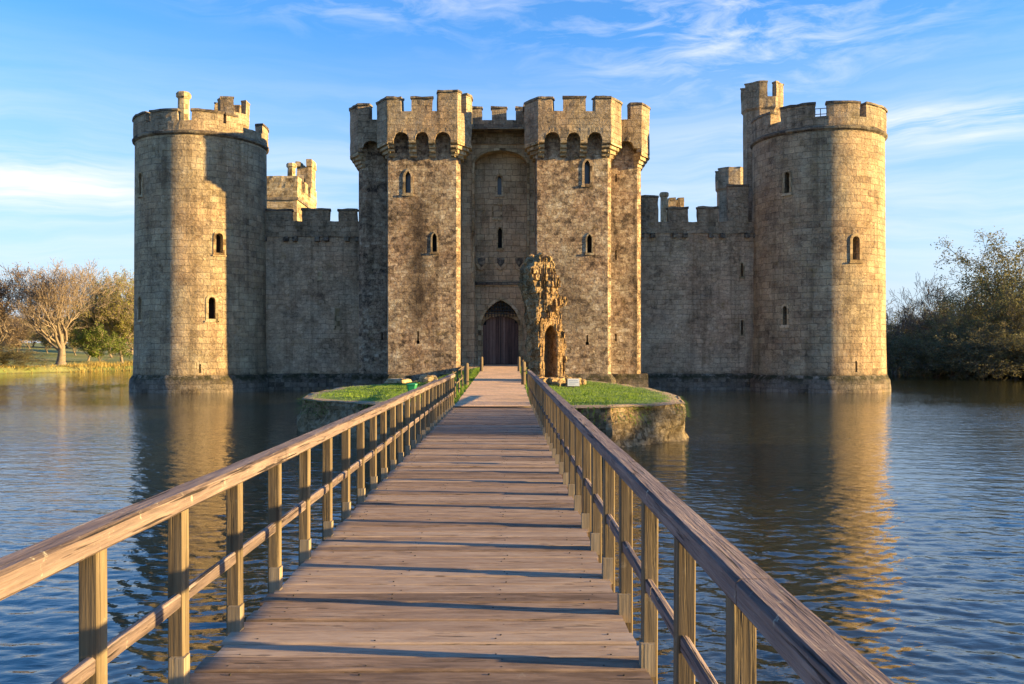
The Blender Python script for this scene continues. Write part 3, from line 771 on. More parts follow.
# niche, row of carved shields, ledge above the gate
nc = MB(); x0, x1 = PX(492, YB), PX(502, YB); z0, z1 = PZ(220, YB), PZ(205, YB)
nc.box(x0, x1, YB-.10, YB+.05, z0, z0+.14); nc.box(x0, x0+.1, YB-.08, YB+.05, z0+.14, z1); nc.box(x1-.1, x1, YB-.08, YB+.05, z0+.14, z1); nc.box(x0-.04, x1+.04, YB-.12, YB+.05, z1, z1+.12)
put('niche', nc, M['dressed'], gh, clean=False, rgh=(.2, .03, 3))
for px in (481.5, 500.5, 519):
    cx_ = PX(px, YB); z1 = PZ(256, YB); z0 = PZ(271, YB); w = .42
    sp = MB(); sp.extrude_profile([(-w, z0+.5), (-w*.55, z0+.2), (0, z0), (w*.55, z0+.2), (w, z0+.5), (w, z1), (-w, z1)], (cx_, YB-.16, 0), (1,0,0), (0,1,0), .2)
    so = put('carved_shield', sp, M['gate_in'], gh, clean=False)
    bb = MB(); bb.extrude_profile([(-w*.6, z0+.55), (0, z0+.25), (w*.6, z0+.55), (w*.6, z1-.15), (-w*.6, z1-.15)], (cx_, YB-.21, 0), (1,0,0), (0,1,0), .06)
    put('shield_boss', bb, M['coping'], so, clean=False, rgh=(.15, .03, 4))
lg = MB(); lg.box(xa0+.02, xa1-.02, YB-.16, YB+.05, PZ(285, YB), PZ(282, YB))
put('ledge', lg, M['coping'], gh, clean=False, rgh=(.4, .02, 2))
am = MB(); h = PZ(300, YB)-1.5
am.extrude_profile(arch_profile(dw, h, 'blunt', 12, g=.20), (dx, YB-.05, 1.5), (1,0,0), (0,1,0), .12, inner=arch_profile(dw, h, 'blunt', 12, g=.0))
put('gate_arch', am, M['dressed'], gh, clean=False)
# inner order: portcullis above a planked door
YD = YB+.62
pcu = MB()
zb = PZ(314.5, YD)
for k in range(13):
    x = dx-dw/2+.1+k*(dw-.2)/12; u = abs(x-dx)/(dw/2)
    top = 1.5+h - (u**1.7)*1.15
    if top > zb: pcu.box(x-.03, x+.03, YD-.35, YD-.29, zb-.1, top+.1); pcu.prism([(x-.03, YD-.35), (x+.03, YD-.35), (x+.03, YD-.29), (x-.03, YD-.29)], zb-.2, zb-.1)
for k in range(6):
    z = zb+.05+k*.22; u = ((1.5+h-z)/1.15)
    hw = dw/2*min(1, max(0.05, u)**(1/1.7)); pcu.box(dx-hw, dx+hw, YD-.36, YD-.30, z-.03, z+.03)
put('portcullis', pcu, M['iron'], gh, clean=False)
iw = PX(518.5, YD)-PX(483, YD); idx = (PX(518.5, YD)+PX(483, YD))/2; iz = PZ(316, YD)
fr = MB(); fr.box(dx-dw/2-.1, dx+dw/2+.1, YD-.02, YD+.5, 1.4, PZ(312.5, YD))
cF = MB(); cF.extrude_profile(arch_profile(iw, iz-1.3, 'seg', 12), (idx, YD-.3, 1.3), (1,0,0), (0,1,0), .6)
put('inner_arch', fr, M['dressed'], gh, cutters=[cF])
door = MB(); nb = 11
for k in range(nb):
    x0 = idx-iw/2+iw*k/nb; x1 = x0+iw/nb-.018; um = max(abs(x0-idx), abs(x1-idx))/(iw/2)
    zt = iz-iw*.275 + iw*.275*sqrt(max(0, 1-min(1, um)**2))+.06
    door.box(x0, x1, YD+.16, YD+.24, 1.84, zt)
dr = put('gate_door', door, M['door'], gh, clean=False)
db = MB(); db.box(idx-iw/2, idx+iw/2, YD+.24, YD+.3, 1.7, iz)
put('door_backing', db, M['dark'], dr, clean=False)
st = MB()
st.box(idx-.03, idx+.03, YD+.12, YD+.161, 1.86, iz-.1)
put('iron_strap', st, M['iron'], dr, clean=False)
rf = MB(); rf.box(XL0+.2, XR1-.2, GY+1, YA+9, 17.3, 17.6); put('roof', rf, M['coping'], gh)

# ================================================================== TOWERS BEHIND THE CURTAIN WALL
def square_tower(x0, x1, y0, y1, zs, zt, label, merl_f, merl_s, side):
    root = empty('square_tower', ((x0+x1)/2, y0, 0), label, 'castle tower')
    w = MB(); w.box(x0, x1, y0, y1, 0, zs); put('shaft', w, M['far'], root)
    s = MB(); s.box(x0-.12, x1+.12, y0-.12, y1+.12, zs, zs+.25); put('string_course', s, M['coping'], root, rgh=(.6, .03))
    p = MB(); z1 = zs+.25
    p.box(x0-.05, x1+.05, y0-.05, y0+.45, z1, z1+.9); p.box(x0-.05, x1+.05, y1-.45, y1+.05, z1, z1+.9)
    p.box(x0-.05, x0+.45, y0+.45, y1-.45, z1, z1+.9); p.box(x1-.45, x1+.05, y0+.45, y1-.45, z1, z1+.9)
    for a, b in merl_f: p.box(a, b, y0-.05, y0+.45, z1+.89, zt); p.box(a, b, y1-.45, y1+.05, z1+.89, zt)
    for a, b in merl_s: p.box(x1-.45, x1+.05, a, b, z1+.89, zt); p.box(x0-.05, x0+.45, a, b, z1+.89, zt)
    put('parapet', p, M['far'], root, clean=False, rgh=(.45, .05))
    return root
X1 = PX(297, 85)
et = square_tower(X1-7.6, X1, 85, 93.6, PZ(200, 85), PZ(176, 85), 'square battlemented tower with a sunlit side, rising behind the left curtain wall',
    [(X1-7.6, X1-6.3), (X1-5.2, X1-3.9), (X1-3.0, X1+.05)], [(85.4, 86.9), (88.1, 89.6), (90.8, 93.65)], 1)
chimney(et, PX(291.5, 86.5), 86.5, .42, 15, PZ(163.5, 86.5))
tb = MB(); tb.box(X1-1.5, X1+.02, 91.4, 93.3, 15, PZ(168, 92)); tb.box(X1-.5, X1+.05, 91.2, 93.5, PZ(168, 92)-.01, PZ(160.5, 92)); tb.box(X1-1.6, X1-1.1, 91.2, 93.5, PZ(168, 92)-.01, PZ(163, 92))
put('stair_turret', tb, M['far'], et, clean=False, rgh=(.45, .05))
for (yy, z) in ((88.4, PZ(188, 88)), (88.9, PZ(203, 88))):
    q = MB(); q.box(X1-.1, X1+.02, yy, yy+.35, z, z+1.0); put('window', q, M['dark'], et, clean=False)
# right side: turret behind the tall merlon
XW = PX(720.5, 80)
wt = empty('octagonal_turret', (XW+1.3, 81.3, 0), 'slim octagonal turret rising behind the curtain wall close to the right round tower', 'castle turret')
turret(wt, XW+1.25, 81.3, 1.25, 0, PZ(168, 80), [(7, .95), (0, .95), (6, .95), (1, .5), (2, .5), (3, .9), (4, .9)], nm='shaft', sill=.95)
ch = empty('chimney_stack', (PX(664, 82), 82, 0), 'pale stone chimney with a low sunlit stack beside it behind the right curtain wall', 'chimney')
chimney(ch, PX(664, 82), 82, .36, 0, PZ(192.5, 82))
q = MB(); q.box(PX(668.5, 84), PX(684, 84), 84, 86, 0, PZ(200, 84)); q.box(PX(669, 84), PX(676, 84), 83.98, 86.02, PZ(200, 84)-.01, PZ(197.5, 84)); q.box(PX(678.5, 84), PX(684, 84), 83.98, 86.02, PZ(200, 84)-.01, PZ(197.5, 84))
put('stack', q, M['far'], ch, clean=False, rgh=(.5, .05))

# ================================================================== WATER, TERRAIN
def lin(a, b, n): return [a+(b-a)*k/n for k in range(n+1)]
import numpy as np
def water_mesh():
    """wind ripples as real geometry: a sum of many small travelling waves, finer near the bridge"""
    rs = np.random.RandomState(4)
    rad = [1.6]
    while rad[-1] < 190: rad.append(rad[-1]*1.0048)
    rad = np.array(rad); th = np.radians(np.linspace(-66, 66, 760))
    Rr, T = np.meshgrid(rad, th, indexing='ij')
    X = Rr*np.sin(T); Y = Rr*np.cos(T)-1.0; Z = np.zeros_like(X)
    gap = Rr*.0048
    patch = .75+.35*np.sin(X*.09+Y*.05+1.3)*np.sin(Y*.11-X*.03)+.25*np.sin(X*.23-Y*.17+2)
    lee = 1-.80/(1+np.exp((np.abs(X+2)-24)/3.0))/(1+np.exp(-(Y-42)/4.0))      # calm water under the walls
    lee *= 1-.35/(1+np.exp((np.abs(X+12)-10)/3.0))/(1+np.exp(-(Y-24)/4.0))
    amp = patch*lee
    N = 120
    for i in range(N):
        lam = .09*(.48/.09)**rs.rand() if i % 8 else .5+.9*rs.rand()
        a = np.radians(78+rs.randn()*34); k = 2*np.pi/lam
        sl = WAVE*(.75+.5*rs.rand())*(1.0 if lam < .4 else .6)
        fade = np.clip((lam/gap-1.6)/1.6, .55 if lam > .3 else .1, 1)*(1+.5*np.clip((Rr-25)/30, 0, 1))
        grp = .6+.4*np.sin((X*np.cos(a+1.4)+Y*np.sin(a+1.4))*k*.13+rs.rand()*6.28)
        Z += sl/k*fade*grp*np.sin(k*(X*np.cos(a)+Y*np.sin(a))+rs.rand()*6.28)
    Z *= amp
    nr, nc = X.shape
    co = np.stack([X, Y, Z], -1).reshape(-1, 3)
    idx = np.arange(nr*nc).reshape(nr, nc)
    F_ = np.stack([idx[:-1,:-1], idx[:-1,1:], idx[1:,1:], idx[1:,:-1]], -1).reshape(-1, 4)
    base = len(co)
    co = np.vstack([co, [(-75,-30,-.16), (62,-30,-.16), (62,150,-.16), (-75,150,-.16)]])
    F_ = np.vstack([F_, [[base, base+1, base+2, base+3]]])
    me = bpy.data.meshes.new('water')
    me.vertices.add(len(co)); me.vertices.foreach_set('co', co.astype(np.float32).ravel())
    me.loops.add(F_.size); me.loops.foreach_set('vertex_index', F_.astype(np.int32).ravel())
    me.polygons.add(len(F_)); me.polygons.foreach_set('loop_start', (np.arange(len(F_))*4).astype(np.int32))
    me.polygons.foreach_set('use_smooth', np.ones(len(F_), dtype=bool))
    me.update(calc_edges=True); me.validate()
    n0 = me.polygons[0].normal
    if n0.z < 0: me.flip_normals()
    return me
WAVE = .021
wme = water_mesh(); wme.materials.append(M['water'])
wo_ = bpy.data.objects.new('water', wme); COL.objects.link(wo_); wo_['kind'] = 'structure'

def moat_sd(x, y):
    """positive inside the moat, metres to the bank"""
    yb = 109+2.6*(x+61) if x < -52 else 132.4
    yb = min(yb, 131)
    wob = 1.6*noise.noise(Vector((x*.06, y*.06, 3)))
    return min(x+66, 52-x, y+19, yb-y) + wob
def terrain_z(x, y):
    s = moat_sd(x, y)
    t = max(0, min(1, (-s+1.2)/3.0)); t = t*t*(3-2*t)
    z = -1.5 + t*(2.15 + .25*noise.noise(Vector((x*.1, y*.1, 0))))
    out = max(0, -s-3)
    if out > 0: z += min(out*.012, 5) + .5*noise.noise(Vector((x*.02, y*.02, 7)))*min(1, out/10)
    return z
def grow(a, b, step, far):
    c = [a+step*k for k in range(int((b-a)/step)+1)]; s = step; lo, hi = a, c[-1]; L, H = [], []
    while hi < far: s *= 1.35; hi += s; H.append(hi)
    s = step
    while lo > -far: s *= 1.35; lo -= s; L.append(lo)
    return L[::-1]+c+H
gx = grow(-90, 80, 1.6, 3000); gy = grow(-36, 170, 1.6, 3000)
vs = [(x, y, terrain_z(x, y)) for y in gy for x in gx]; nx = len(gx)
fs = [(j*nx+i, j*nx+i+1, (j+1)*nx+i+1, (j+1)*nx+i) for j in range(len(gy)-1) for i in range(nx-1)]
me = bpy.data.meshes.new('ground'); me.from_pydata(vs, [], fs)
go = put('ground', me, M['ground'], smooth=180); go['kind'] = 'structure'

# ================================================================== ISLAND WITH THE BARBICAN RUIN
def bcx(d): return -.43+.0043*d             # centre line of bridge and path
def path_z(d): return E-1.58+.0197*(max(d, 25.9)-25.9) if d < 62 else E-.87
POLY = [(-1.7,26.1), (.95,25.6), (3.0,25.0), (5.45,27.0), (6.2,32), (6.25,38), (5.2,43), (3.6,46.5), (3.3,57.4), (-3.3,57.4),
        (-3.7,47.5), (-5.2,44), (-7.2,40), (-7.5,35), (-6.9,30.3), (-5.0,28.4)]
def poly_dist(x, y):
    best = 1e9
    for i in range(len(POLY)):
        a = Vector(POLY[i]); b = Vector(POLY[(i+1) % len(POLY)]); p = Vector((x, y)); ab = b-a
        t = max(0, min(1, (p-a).dot(ab)/ab.length_squared)); best = min(best, (p-(a+ab*t)).length)
    return best
def isl_z(x, y):
    lat = max(0, abs(x-bcx(y))-1.15)
    z = path_z(y)-.02
    e = min(1, lat/2.2); e = e*e*(3-2*e)
    base = 1.06 + (.10 if x > 0 else .05)
    z = z*(1-e) + (base+max(0, y-38)*.012)*e
    z += .05*noise.noise(Vector((x*.8, y*.8, 0)))*min(1, lat)
    return z
bm = bmesh.new(); f = bm.faces.new([bm.verts.new((x, y, 0)) for x, y in POLY])
for ax, lo, hi in ((0, -8, 7), (1, 25, 58)):
    k = lo+.013
    while k < hi:
        no = (1,0,0) if ax == 0 else (0,1,0); co = (k,0,0) if ax == 0 else (0,k,0)
        bmesh.ops.bisect_plane(bm, geom=bm.verts[:]+bm.edges[:]+bm.faces[:], plane_co=co, plane_no=no); k += .4
me = bpy.data.meshes.new('island_ground')
rim = bm.verts.layers.float.new('rim')
for v in bm.verts:
    d = poly_dist(v.co.x, v.co.y); v[rim] = max(0, 1-d/1.3) if v.co.y < 46 else 0
    v.co.z = isl_z(v.co.x, v.co.y) - (.05 if d < .05 else 0)
bmesh.ops.recalc_face_normals(bm, faces=bm.faces)
bm.to_mesh(me); bm.free()
io = put('island_ground', me, M['lawn'], smooth=60); io['kind'] = 'structure'
pm = MB()
ys = lin(25.9, 61.9, 90)
for a, b in zip(ys, ys[1:]):
    def W(y): return 1.12+.05*noise.noise(Vector((y*1.3, 0, 0)))
    def Wr(y): return 1.10+.06*noise.noise(Vector((y*1.1, 5, 0)))
    pm.poly([(bcx(a)-W(a), a, path_z(a)+.015), (bcx(a)+Wr(a), a, path_z(a)+.015), (bcx(b)+Wr(b), b, path_z(b)+.015), (bcx(b)-W(b), b, path_z(b)+.015)])
po = put('path', pm, M['path']); po['kind'] = 'structure'
# apron between causeway and the gate sill
ap = MB(); ap.box(XL1+.05, XR0-.05, 57.3, YA+.4, -1.5, 1.70); ap.box(XL1+.4, XR0-.4, YA+.02, YD+.3, 1.0, path_z(61)-.004)
ao = put('gate_apron', ap, M['curtain'], clean=False); ao['kind'] = 'structure'

# retaining wall, lumpy rubble courses
def perim(step):
    pts = []
    for i in range(len(POLY)):
        a = Vector(POLY[i]); b = Vector(POLY[(i+1) % len(POLY)]); n = max(1, int((b-a).length/step))
        pts += [a.lerp(b, k/n) for k in range(n)]
    return pts
pp = perim(.16); cen = Vector((-.4, 37)); rows = 16
mbw = MB(); n = len(pp)
nrm = []
for i in range(n):
    t = (pp[(i+1) % n]-pp[i-1]).normalized(); nrm.append(Vector((t.y, -t.x)))
for j in range(rows+1):
    for i in range(n):
        p, q = pp[i], nrm[i]; zt = isl_z(p.x, p.y)-.02
        z = -1.4 + (zt+1.4)*j/rows
        bat = .34*(1-j/rows)                     # batter
        lump = .13*noise.noise(Vector((p.x*1.5, p.y*1.5, z*2.4))) + .10*noise.noise(Vector((p.x*4, p.y*4, z*6)))
        if .55 < j/rows: lump += -.12 + .22*noise.noise(Vector((p.x*.9, p.y*.9, z*1.2+4)))
        if j == rows: lump = -.08
        o = q*(bat+lump); mbw.v.append((p.x+o.x, p.y+o.y, z))
for j in range(rows):
    for i in range(n): mbw.f.append((j*n+i, j*n+(i+1) % n, (j+1)*n+(i+1) % n, (j+1)*n+i))
ro_ = empty('retaining_wall', (0, 37, 0), 'crumbling rubble retaining wall round the grassy island in the moat', 'retaining wall')
put('wall', mbw, M['rampart'], ro_, clean=False, smooth=32)
tf = MB()
for _ in range(9000):
    i = random.randrange(n); p = pp[i]; q = nrm[i]
    if noise.noise(Vector((p.x*.7, p.y*.7, 9))) < -.28: continue
    zt = isl_z(p.x, p.y); dz = random.random()**1.5*.5
    o = q*(.0+.20*dz); bx, by, bz = p.x+o.x, p.y+o.y, zt-.02-dz
    L = .07+.13*random.random(); a = random.random()*6.28; w = .012+.012*random.random()
    tx, ty = q.x*.9*L+cos(a)*.05, q.y*.9*L+sin(a)*.05
    tf.poly([(bx-w*q.y, by+w*q.x, bz), (bx+w*q.y, by-w*q.x, bz), (bx+tx, by+ty, bz+L*(.2-random.random()*.7))])
put('hanging_grass', tf, M['blade'], ro_, clean=False).__setitem__('kind', 'stuff')
# lawn blades
gb = MB(); cnt = 0
def inside(x, y):
    c = False; j = len(POLY)-1
    for i in range(len(POLY)):
        xi, yi = POLY[i]; xj, yj = POLY[j]
        if (yi > y) != (yj > y) and x < (xj-xi)*(y-yi)/(yj-yi)+xi: c = not c
        j = i
    return c
while cnt < 42000:
    x = random.uniform(-7.5, 6.3); y = 25+33*random.random()**1.25
    if not inside(x, y) or abs(x-bcx(y)) < 1.13: continue
    cnt += 1
    d = poly_dist(x, y)
    if d < 1.3 and y < 46 and random.random() < 1.1-d*.6: continue
    z = isl_z(x, y)-.01; L = (.025+.035*random.random())*(1+.8*(noise.noise(Vector((x*1.5, y*1.5, 2))) > .25)); a = random.random()*6.28; w = .010+.010*random.random()
    if abs(x-bcx(y)) < 1.5: L *= 1.9
    lx, ly = random.uniform(-.5, .5)*L, random.uniform(-.5, .5)*L
    gb.poly([(x-w*cos(a), y-w*sin(a), z), (x+w*cos(a), y+w*sin(a), z), (x+lx, y+ly, z+L)])
g_ = put('grass', gb, M['blade'], clean=False); tag(g_, 'short sunlit green grass on the island beside the path', 'grass', kind='stuff')

# ---- barbican ruin: one jagged wall fragment with a pointed doorway
rd = 40.0; base_z = isl_z(2.0, rd)-.15; ang = R(20)
rtv = Vector((cos(ang), sin(ang), 0)); dpv = Vector((-sin(ang), cos(ang), 0))
org = Vector((PX(539, rd), rd-.3, base_z))
rr = empty('ruined_doorway', (org.x+.7, org.y+.5, base_z), 'jagged golden stone ruin with a pointed doorway beside the path', 'ruin')
sc_ = 1.40/30
def q_(px, py): return ((px-537)*sc_, (383-py)*40/F+.0)
outline = [q_(*p) for p in [(535.5,384),(567.5,384),(566.5,372),(567,352),(566,340),(563,328),(560.5,318),(560,303),(566,301),(568,294),(566,290.5),(559,291),
    (558,283),(560,276),(556.5,268),(555,259),(551,257),(549,251.5),(544,252.5),(541,248.5),(537,252),(532.5,255),(531,262),(527.5,266),(529,276),(532,282),(534,293),(533.5,310),(535.5,330),(534.5,355)]]
b_ = MB(); b_.extrude_profile(outline, org, rtv, dpv, 1.6)
me = b_.mesh('ruin', clean=True)
dc = MB(); dcp = q_(549.8, 377); dc.extrude_profile(arch_profile(.56, 2.5, 'pointed', 8), org-dpv*.6+rtv*(dcp[0]-.04)+Vector((0,0,dcp[1])), rtv, dpv, 3.2)
me = cut(me, [dc])
me = remesh(me, .055)
bm = bmesh.new(); bm.from_mesh(me); bm.normal_update()
for v in bm.verts:
    rel = v.co-org; u = rel.dot(rtv); z = rel.z
    door_zone = abs(u-dcp[0]) < .55 and z < 3.0
    a = .25 if door_zone else 1.0
    cell = noise.cell(Vector((u*2.4+ (int(z*3.6) % 2)*.5, rel.dot(dpv)*2.4, int(z*3.6))))
    d = a*(.07*noise.noise(v.co*2.0)+.045*noise.noise(v.co*5.2)+.04*noise.noise(v.co*11)+.10*(cell-.5))
    if z > 2.9: d += .12*noise.noise(v.co*1.4+Vector((3,3,3)))
    v.co += v.normal*d
bm.to_mesh(me); bm.free()
put('wall_fragment', me, M['ruin'], rr)
# fallen masonry at its foot
def rock(mb, c, s, sq=.7, seed=0):
    bm = bmesh.new(); bmesh.ops.create_icosphere(bm, subdivisions=3, radius=1)
    for v in bm.verts:
        p = v.co.copy()
        for i in range(3): p[i] = max(-.72, min(.72, p[i]))
        p *= 1+.25*noise.noise(p*1.7+Vector((seed*3.1, seed, 0)))+.10*noise.noise(p*5+Vector((seed, 0, 0)))
        v.co = p
    base = len(mb.v)
    a = seed*1.7; ca, sa = cos(a), sin(a)
    for v in bm.verts:
        x, y, z = v.co.x*s[0], v.co.y*s[1], v.co.z*s[2]; mb.v.append((c[0]+x*ca-y*sa, c[1]+x*sa+y*ca, c[2]+z))
    for f in bm.faces: mb.f.append(tuple(base+v.index for v in f.verts))
    bm.free()
k = 0
for (px, dd, s) in [(538, 39.0, .34), (545, 38.8, .30), (552, 38.9, .34), (559, 39.1, .36), (566, 39.4, .40), (573, 39.8, .38), (580, 40.3, .30), (570, 38.6, .24), (556, 38.3, .22), (576, 38.9, .22)]:
    m_ = MB(); x = PX(px, dd); rock(m_, (x, dd, isl_z(x, dd)+s*.30), (s*1.2, s, s*.8), seed=k+3); k += 1
    o = put('fallen_stone', m_, M['ruin'], clean=False, smooth=35)
    tag(o, 'rough lump of fallen masonry in the heap at the foot of the ruined doorway', 'stone', 'fallen stones at the foot of the ruin')
for (px, dd, s, lab) in [(398, 43, (.9,.5,.16), 'flat mossy stone slab lying behind the left lawn, nearer the green tub'), (428, 44.2, (.9,.5,.3), 'pale weathered stone slab behind the left lawn, close to the handrail')]:
    m_ = MB(); x = PX(px, dd); rock(m_, (x, dd, isl_z(x, min(dd, 44))+.12), s, seed=int(px)); o = put('stone_slab', m_, M['dressed'], clean=False, smooth=35); tag(o, lab, 'stone')
# white notice on the lawn
xs_ = PX(573.5, 36.5); ys_ = 36.5; zs_ = isl_z(xs_, ys_)
sg = empty('notice_board', (xs_, ys_, zs_), 'small white notice board on a short stake in the lawn before the ruin', 'sign')
b1 = MB(); b1.box(xs_-.24, xs_+.24, ys_-.02, ys_+.01, zs_+.10, zs_+.40); put('board', b1, M['white'], sg)
b1 = MB(); b1.box(xs_-.02, xs_+.02, ys_+.012, ys_+.05, zs_-.1, zs_+.36); put('stake', b1, M['post'], sg)
b1 = MB()
for r_, (a, b) in enumerate([(-.17,.15), (-.15,.17), (-.17,.06)]):
    x = a
    while x < b: w = random.uniform(.015, .05); b1.box(xs_+x, xs_+x+w, ys_-.024, ys_-.0195, zs_+.31-r_*.07, zs_+.335-r_*.07); x += w+.015
put('print', b1, M['ink'], sg, clean=False)
# green tub on the left lawn
xg, yg = PX(412, 35.5), 35.5; zg = isl_z(xg, yg)
tr = empty('plastic_tub', (xg, yg, zg), 'bright green plastic tub standing on the left lawn', 'tub')
b1 = MB(); rr_ = lambda w, d, z: [(xg-w, yg-d, z), (xg-w+.06, yg-d-.05, z), (xg+w-.06, yg-d-.05, z), (xg+w, yg-d, z), (xg+w, yg+d, z), (xg+w-.06, yg+d+.05, z), (xg-w+.06, yg+d+.05, z), (xg-w, yg+d, z)]
b1.loft([rr_(.15, .11, zg), rr_(.19, .14, zg+.24)]); put('body', b1, M['green'], tr, smooth=30)
b1 = MB(); b1.loft([rr_(.21, .16, zg+.245), rr_(.21, .16, zg+.29), rr_(.15, .10, zg+.32)]); put('lid', b1, M['green'], tr, smooth=30)

# ---- bollards and low fences beside the path
def bollard(px, d, h, w, label, grp='round wooden posts beside the path'):
    x = PX(px, d); z = isl_z(x, d)
    m_ = MB(); n = 12
    rings = []
    for zz, r in ((-.2, w*.5), (h*.5, w*.48), (h*.93, w*.46), (h, w*.36)):
        rings.append([(x+r*cos(2*pi*k/n)*(1+.06*noise.noise(Vector((k, zz*3, px)))), d+r*sin(2*pi*k/n), z+zz) for k in range(n)])
    m_.loft(rings); o = put('bollard', m_, M['bollard'], smooth=40); tag(o, label, 'bollard', grp)
bollard(466.5, 36.6, .94, .20, 'thick weathered wooden post on the grass at the left edge of the path')
bollard(481.5, 50.5, .85, .20, 'wooden post left of the path, close to the gatehouse wall')
bollard(519, 50.5, .85, .17, 'wooden post right of the path, close to the gatehouse wall')
bollard(523.5, 37.2, .98, .20, 'thick weathered wooden post at the right edge of the path before the ruin')
def lowfence(pts, h, label, r=.035, rail=True):
    root = empty('low_fence', (pts[0][0], pts[0][1], isl_z(*pts[0])), label, 'fence')
    for i, (x, y) in enumerate(pts):
        m_ = MB(); z = isl_z(x, y); m_.tube((x, y, z-.1), (x, y, z+h), r, r*.9, 8); put('post', m_, M['bollard'], root, clean=False)
    if rail:
        m_ = MB()
        for (a, b) in zip(pts, pts[1:]): m_.tube((a[0], a[1], isl_z(*a)+h*.8), (b[0], b[1], isl_z(*b)+h*.8), .022, .022, 6)
        put('rail', m_, M['bollard'], root, clean=False)
lowfence([(bcx(y)-1.32, y) for y in (27.5, 29.8, 32.2, 34.6)], .55, 'low rustic rail fence on the grass left of the path')
lowfence([(bcx(y)-1.9, y) for y in (38.0, 41.5, 45, 48.5)], .6, 'low dark fence crossing the shaded grass left of the path')
lowfence([(bcx(y)+1.22, y) for y in (27.0, 28.8, 30.6, 32.6, 35, 41, 45, 48)], .75, 'row of short timber posts with a rail right of the path', .05)

# ================================================================== FOOTBRIDGE
DZ = E-1.60; D0, D1 = -17.5, 25.9
br = empty('footbridge', (bcx(0), 4, DZ), 'long straight timber footbridge with plank deck and post and rail sides', 'bridge')
nails = []
dk = MB(); y = D0; WL = 1.14
while y < D1-.05:
    w = random.choice([.19, .2, .205, .215, .225]); w = min(w, D1-y)
    c = bcx(y); l = random.uniform(-.02, .02); h = random.uniform(-.005, .005); g_ = random.choice([.009, .012, .014, .018])
    for sx in (-.97, -.33, .38, .96):
        for fy in (.27, .73):
            if random.random() < .35: continue
            nails.append((c+sx+random.uniform(-.05, .05), y+w*fy+random.uniform(-.02, .02), DZ+h))
    tl, t2 = random.uniform(-.004, .004), random.uniform(-.003, .003)
    e0, e1 = c-WL+l, c+WL+random.uniform(-.02, .02); bv = .009
    A = [(e0, y), (e1, y), (e1, y+w-g_), (e0, y+w-g_)]
    B = [(e0+bv, y+bv), (e1-bv, y+bv), (e1-bv, y+w-g_-bv), (e0+bv, y+w-g_-bv)]
    i = len(dk.v)
    n = 6
    # plank as a strip with slight cup and twist
    for s in range(n+1):
        f_ = s/n; x = e0+(e1-e0)*f_; tw = tl*(f_-.5)*2+.003*noise.noise(Vector((x*2, y*5, 1)))
        for (yy, zz) in ((y, -.055), (y, -bv), (y+bv, 0), (y+w*.5, -.002), (y+w-g_-bv, 0), (y+w-g_, -bv), (y+w-g_, -.055)):
            dk.v.append((x, yy+.004*noise.noise(Vector((x*1.5, y*3, 2))), DZ+h+zz+tw*(1 if yy < y+w/2 else -1)+(t2 if zz > -.05 else 0)))
    for s in range(n):
        for k in range(7): a = i+s*7+k; b = i+s*7+(k+1) % 7; dk.f.append((a, a+7, b+7, b))
    dk.f.append(tuple(i+k for k in range(7))); dk.f.append(tuple(i+n*7+k for k in range(6, -1, -1)))
    y += w
put('deck', dk, M['plank'], br, clean=True)
nl = MB()
for x, y, z in nails:
    if y > -1: nl.prism([(x+.0058*cos(k*pi/3), y+.0058*sin(k*pi/3)) for k in range(6)], z-.006, z+.002)
nlo = put('nail_heads', nl, M['iron'], br, clean=False); nlo['kind'] = 'stuff'
bm_ = MB()
for sx in (-.95, -.3, .35, .95): bm_.prism([(bcx(D0)+sx-.06, D0), (bcx(D0)+sx+.06, D0), (bcx(D1)+sx+.06, D1), (bcx(D1)+sx-.06, D1)], DZ-.32, DZ-.075)
put('bearer_beam', bm_, M['post'], br, clean=False)
for yy in (-14, -9.5, -5, -.5, 4, 8.5, 13, 17.5, 22):
    for sx in (-.95, .95):
        m_ = MB(); m_.tube((bcx(yy)+sx, yy, -1.8), (bcx(yy)+sx, yy, DZ-.46), .13, .12, 10); put('pile', m_, M['post'], br, clean=False, smooth=40)
    m_ = MB(); m_.box(bcx(yy)-1.25, bcx(yy)+1.25, yy-.09, yy+.09, DZ-.46, DZ-.322); put('cross_beam', m_, M['post'], br)
def side_x(s, y): return bcx(y) + s*(1.155)
def railtop(y):  return DZ + .93 + .0015*y + .012*noise.noise(Vector((y*.25, 3, 0)))
def rail_piece(mb, s, ya, yb, xo0, xo1, zf, h, jit=.003, bev=.012, step=.35, chan=0):
    n = max(2, int((yb-ya)/step)); rings = []
    for k in range(n+1):
        y = ya+(yb-ya)*k/n; c = side_x(s, y); z = zf(y)
        a, b = sorted((c+s*xo0, c+s*xo1))
        j = lambda q: jit*noise.noise(Vector((y*2.1, q*7.7, s)))
        rings.append([(a, y, z-h+bev+j(1)), (a+bev, y, z-h+j(2)), (b-bev, y, z-h+j(3)), (b, y, z-h+bev+j(4)), (b+j(5), y, z-bev+j(6)), (b-bev+j(7), y, z+j(8)), (a+bev+j(9), y, z+j(10)), (a+j(11), y, z-bev+j(12))])
    mb.loft([list(reversed(r)) for r in rings])
PT = .075
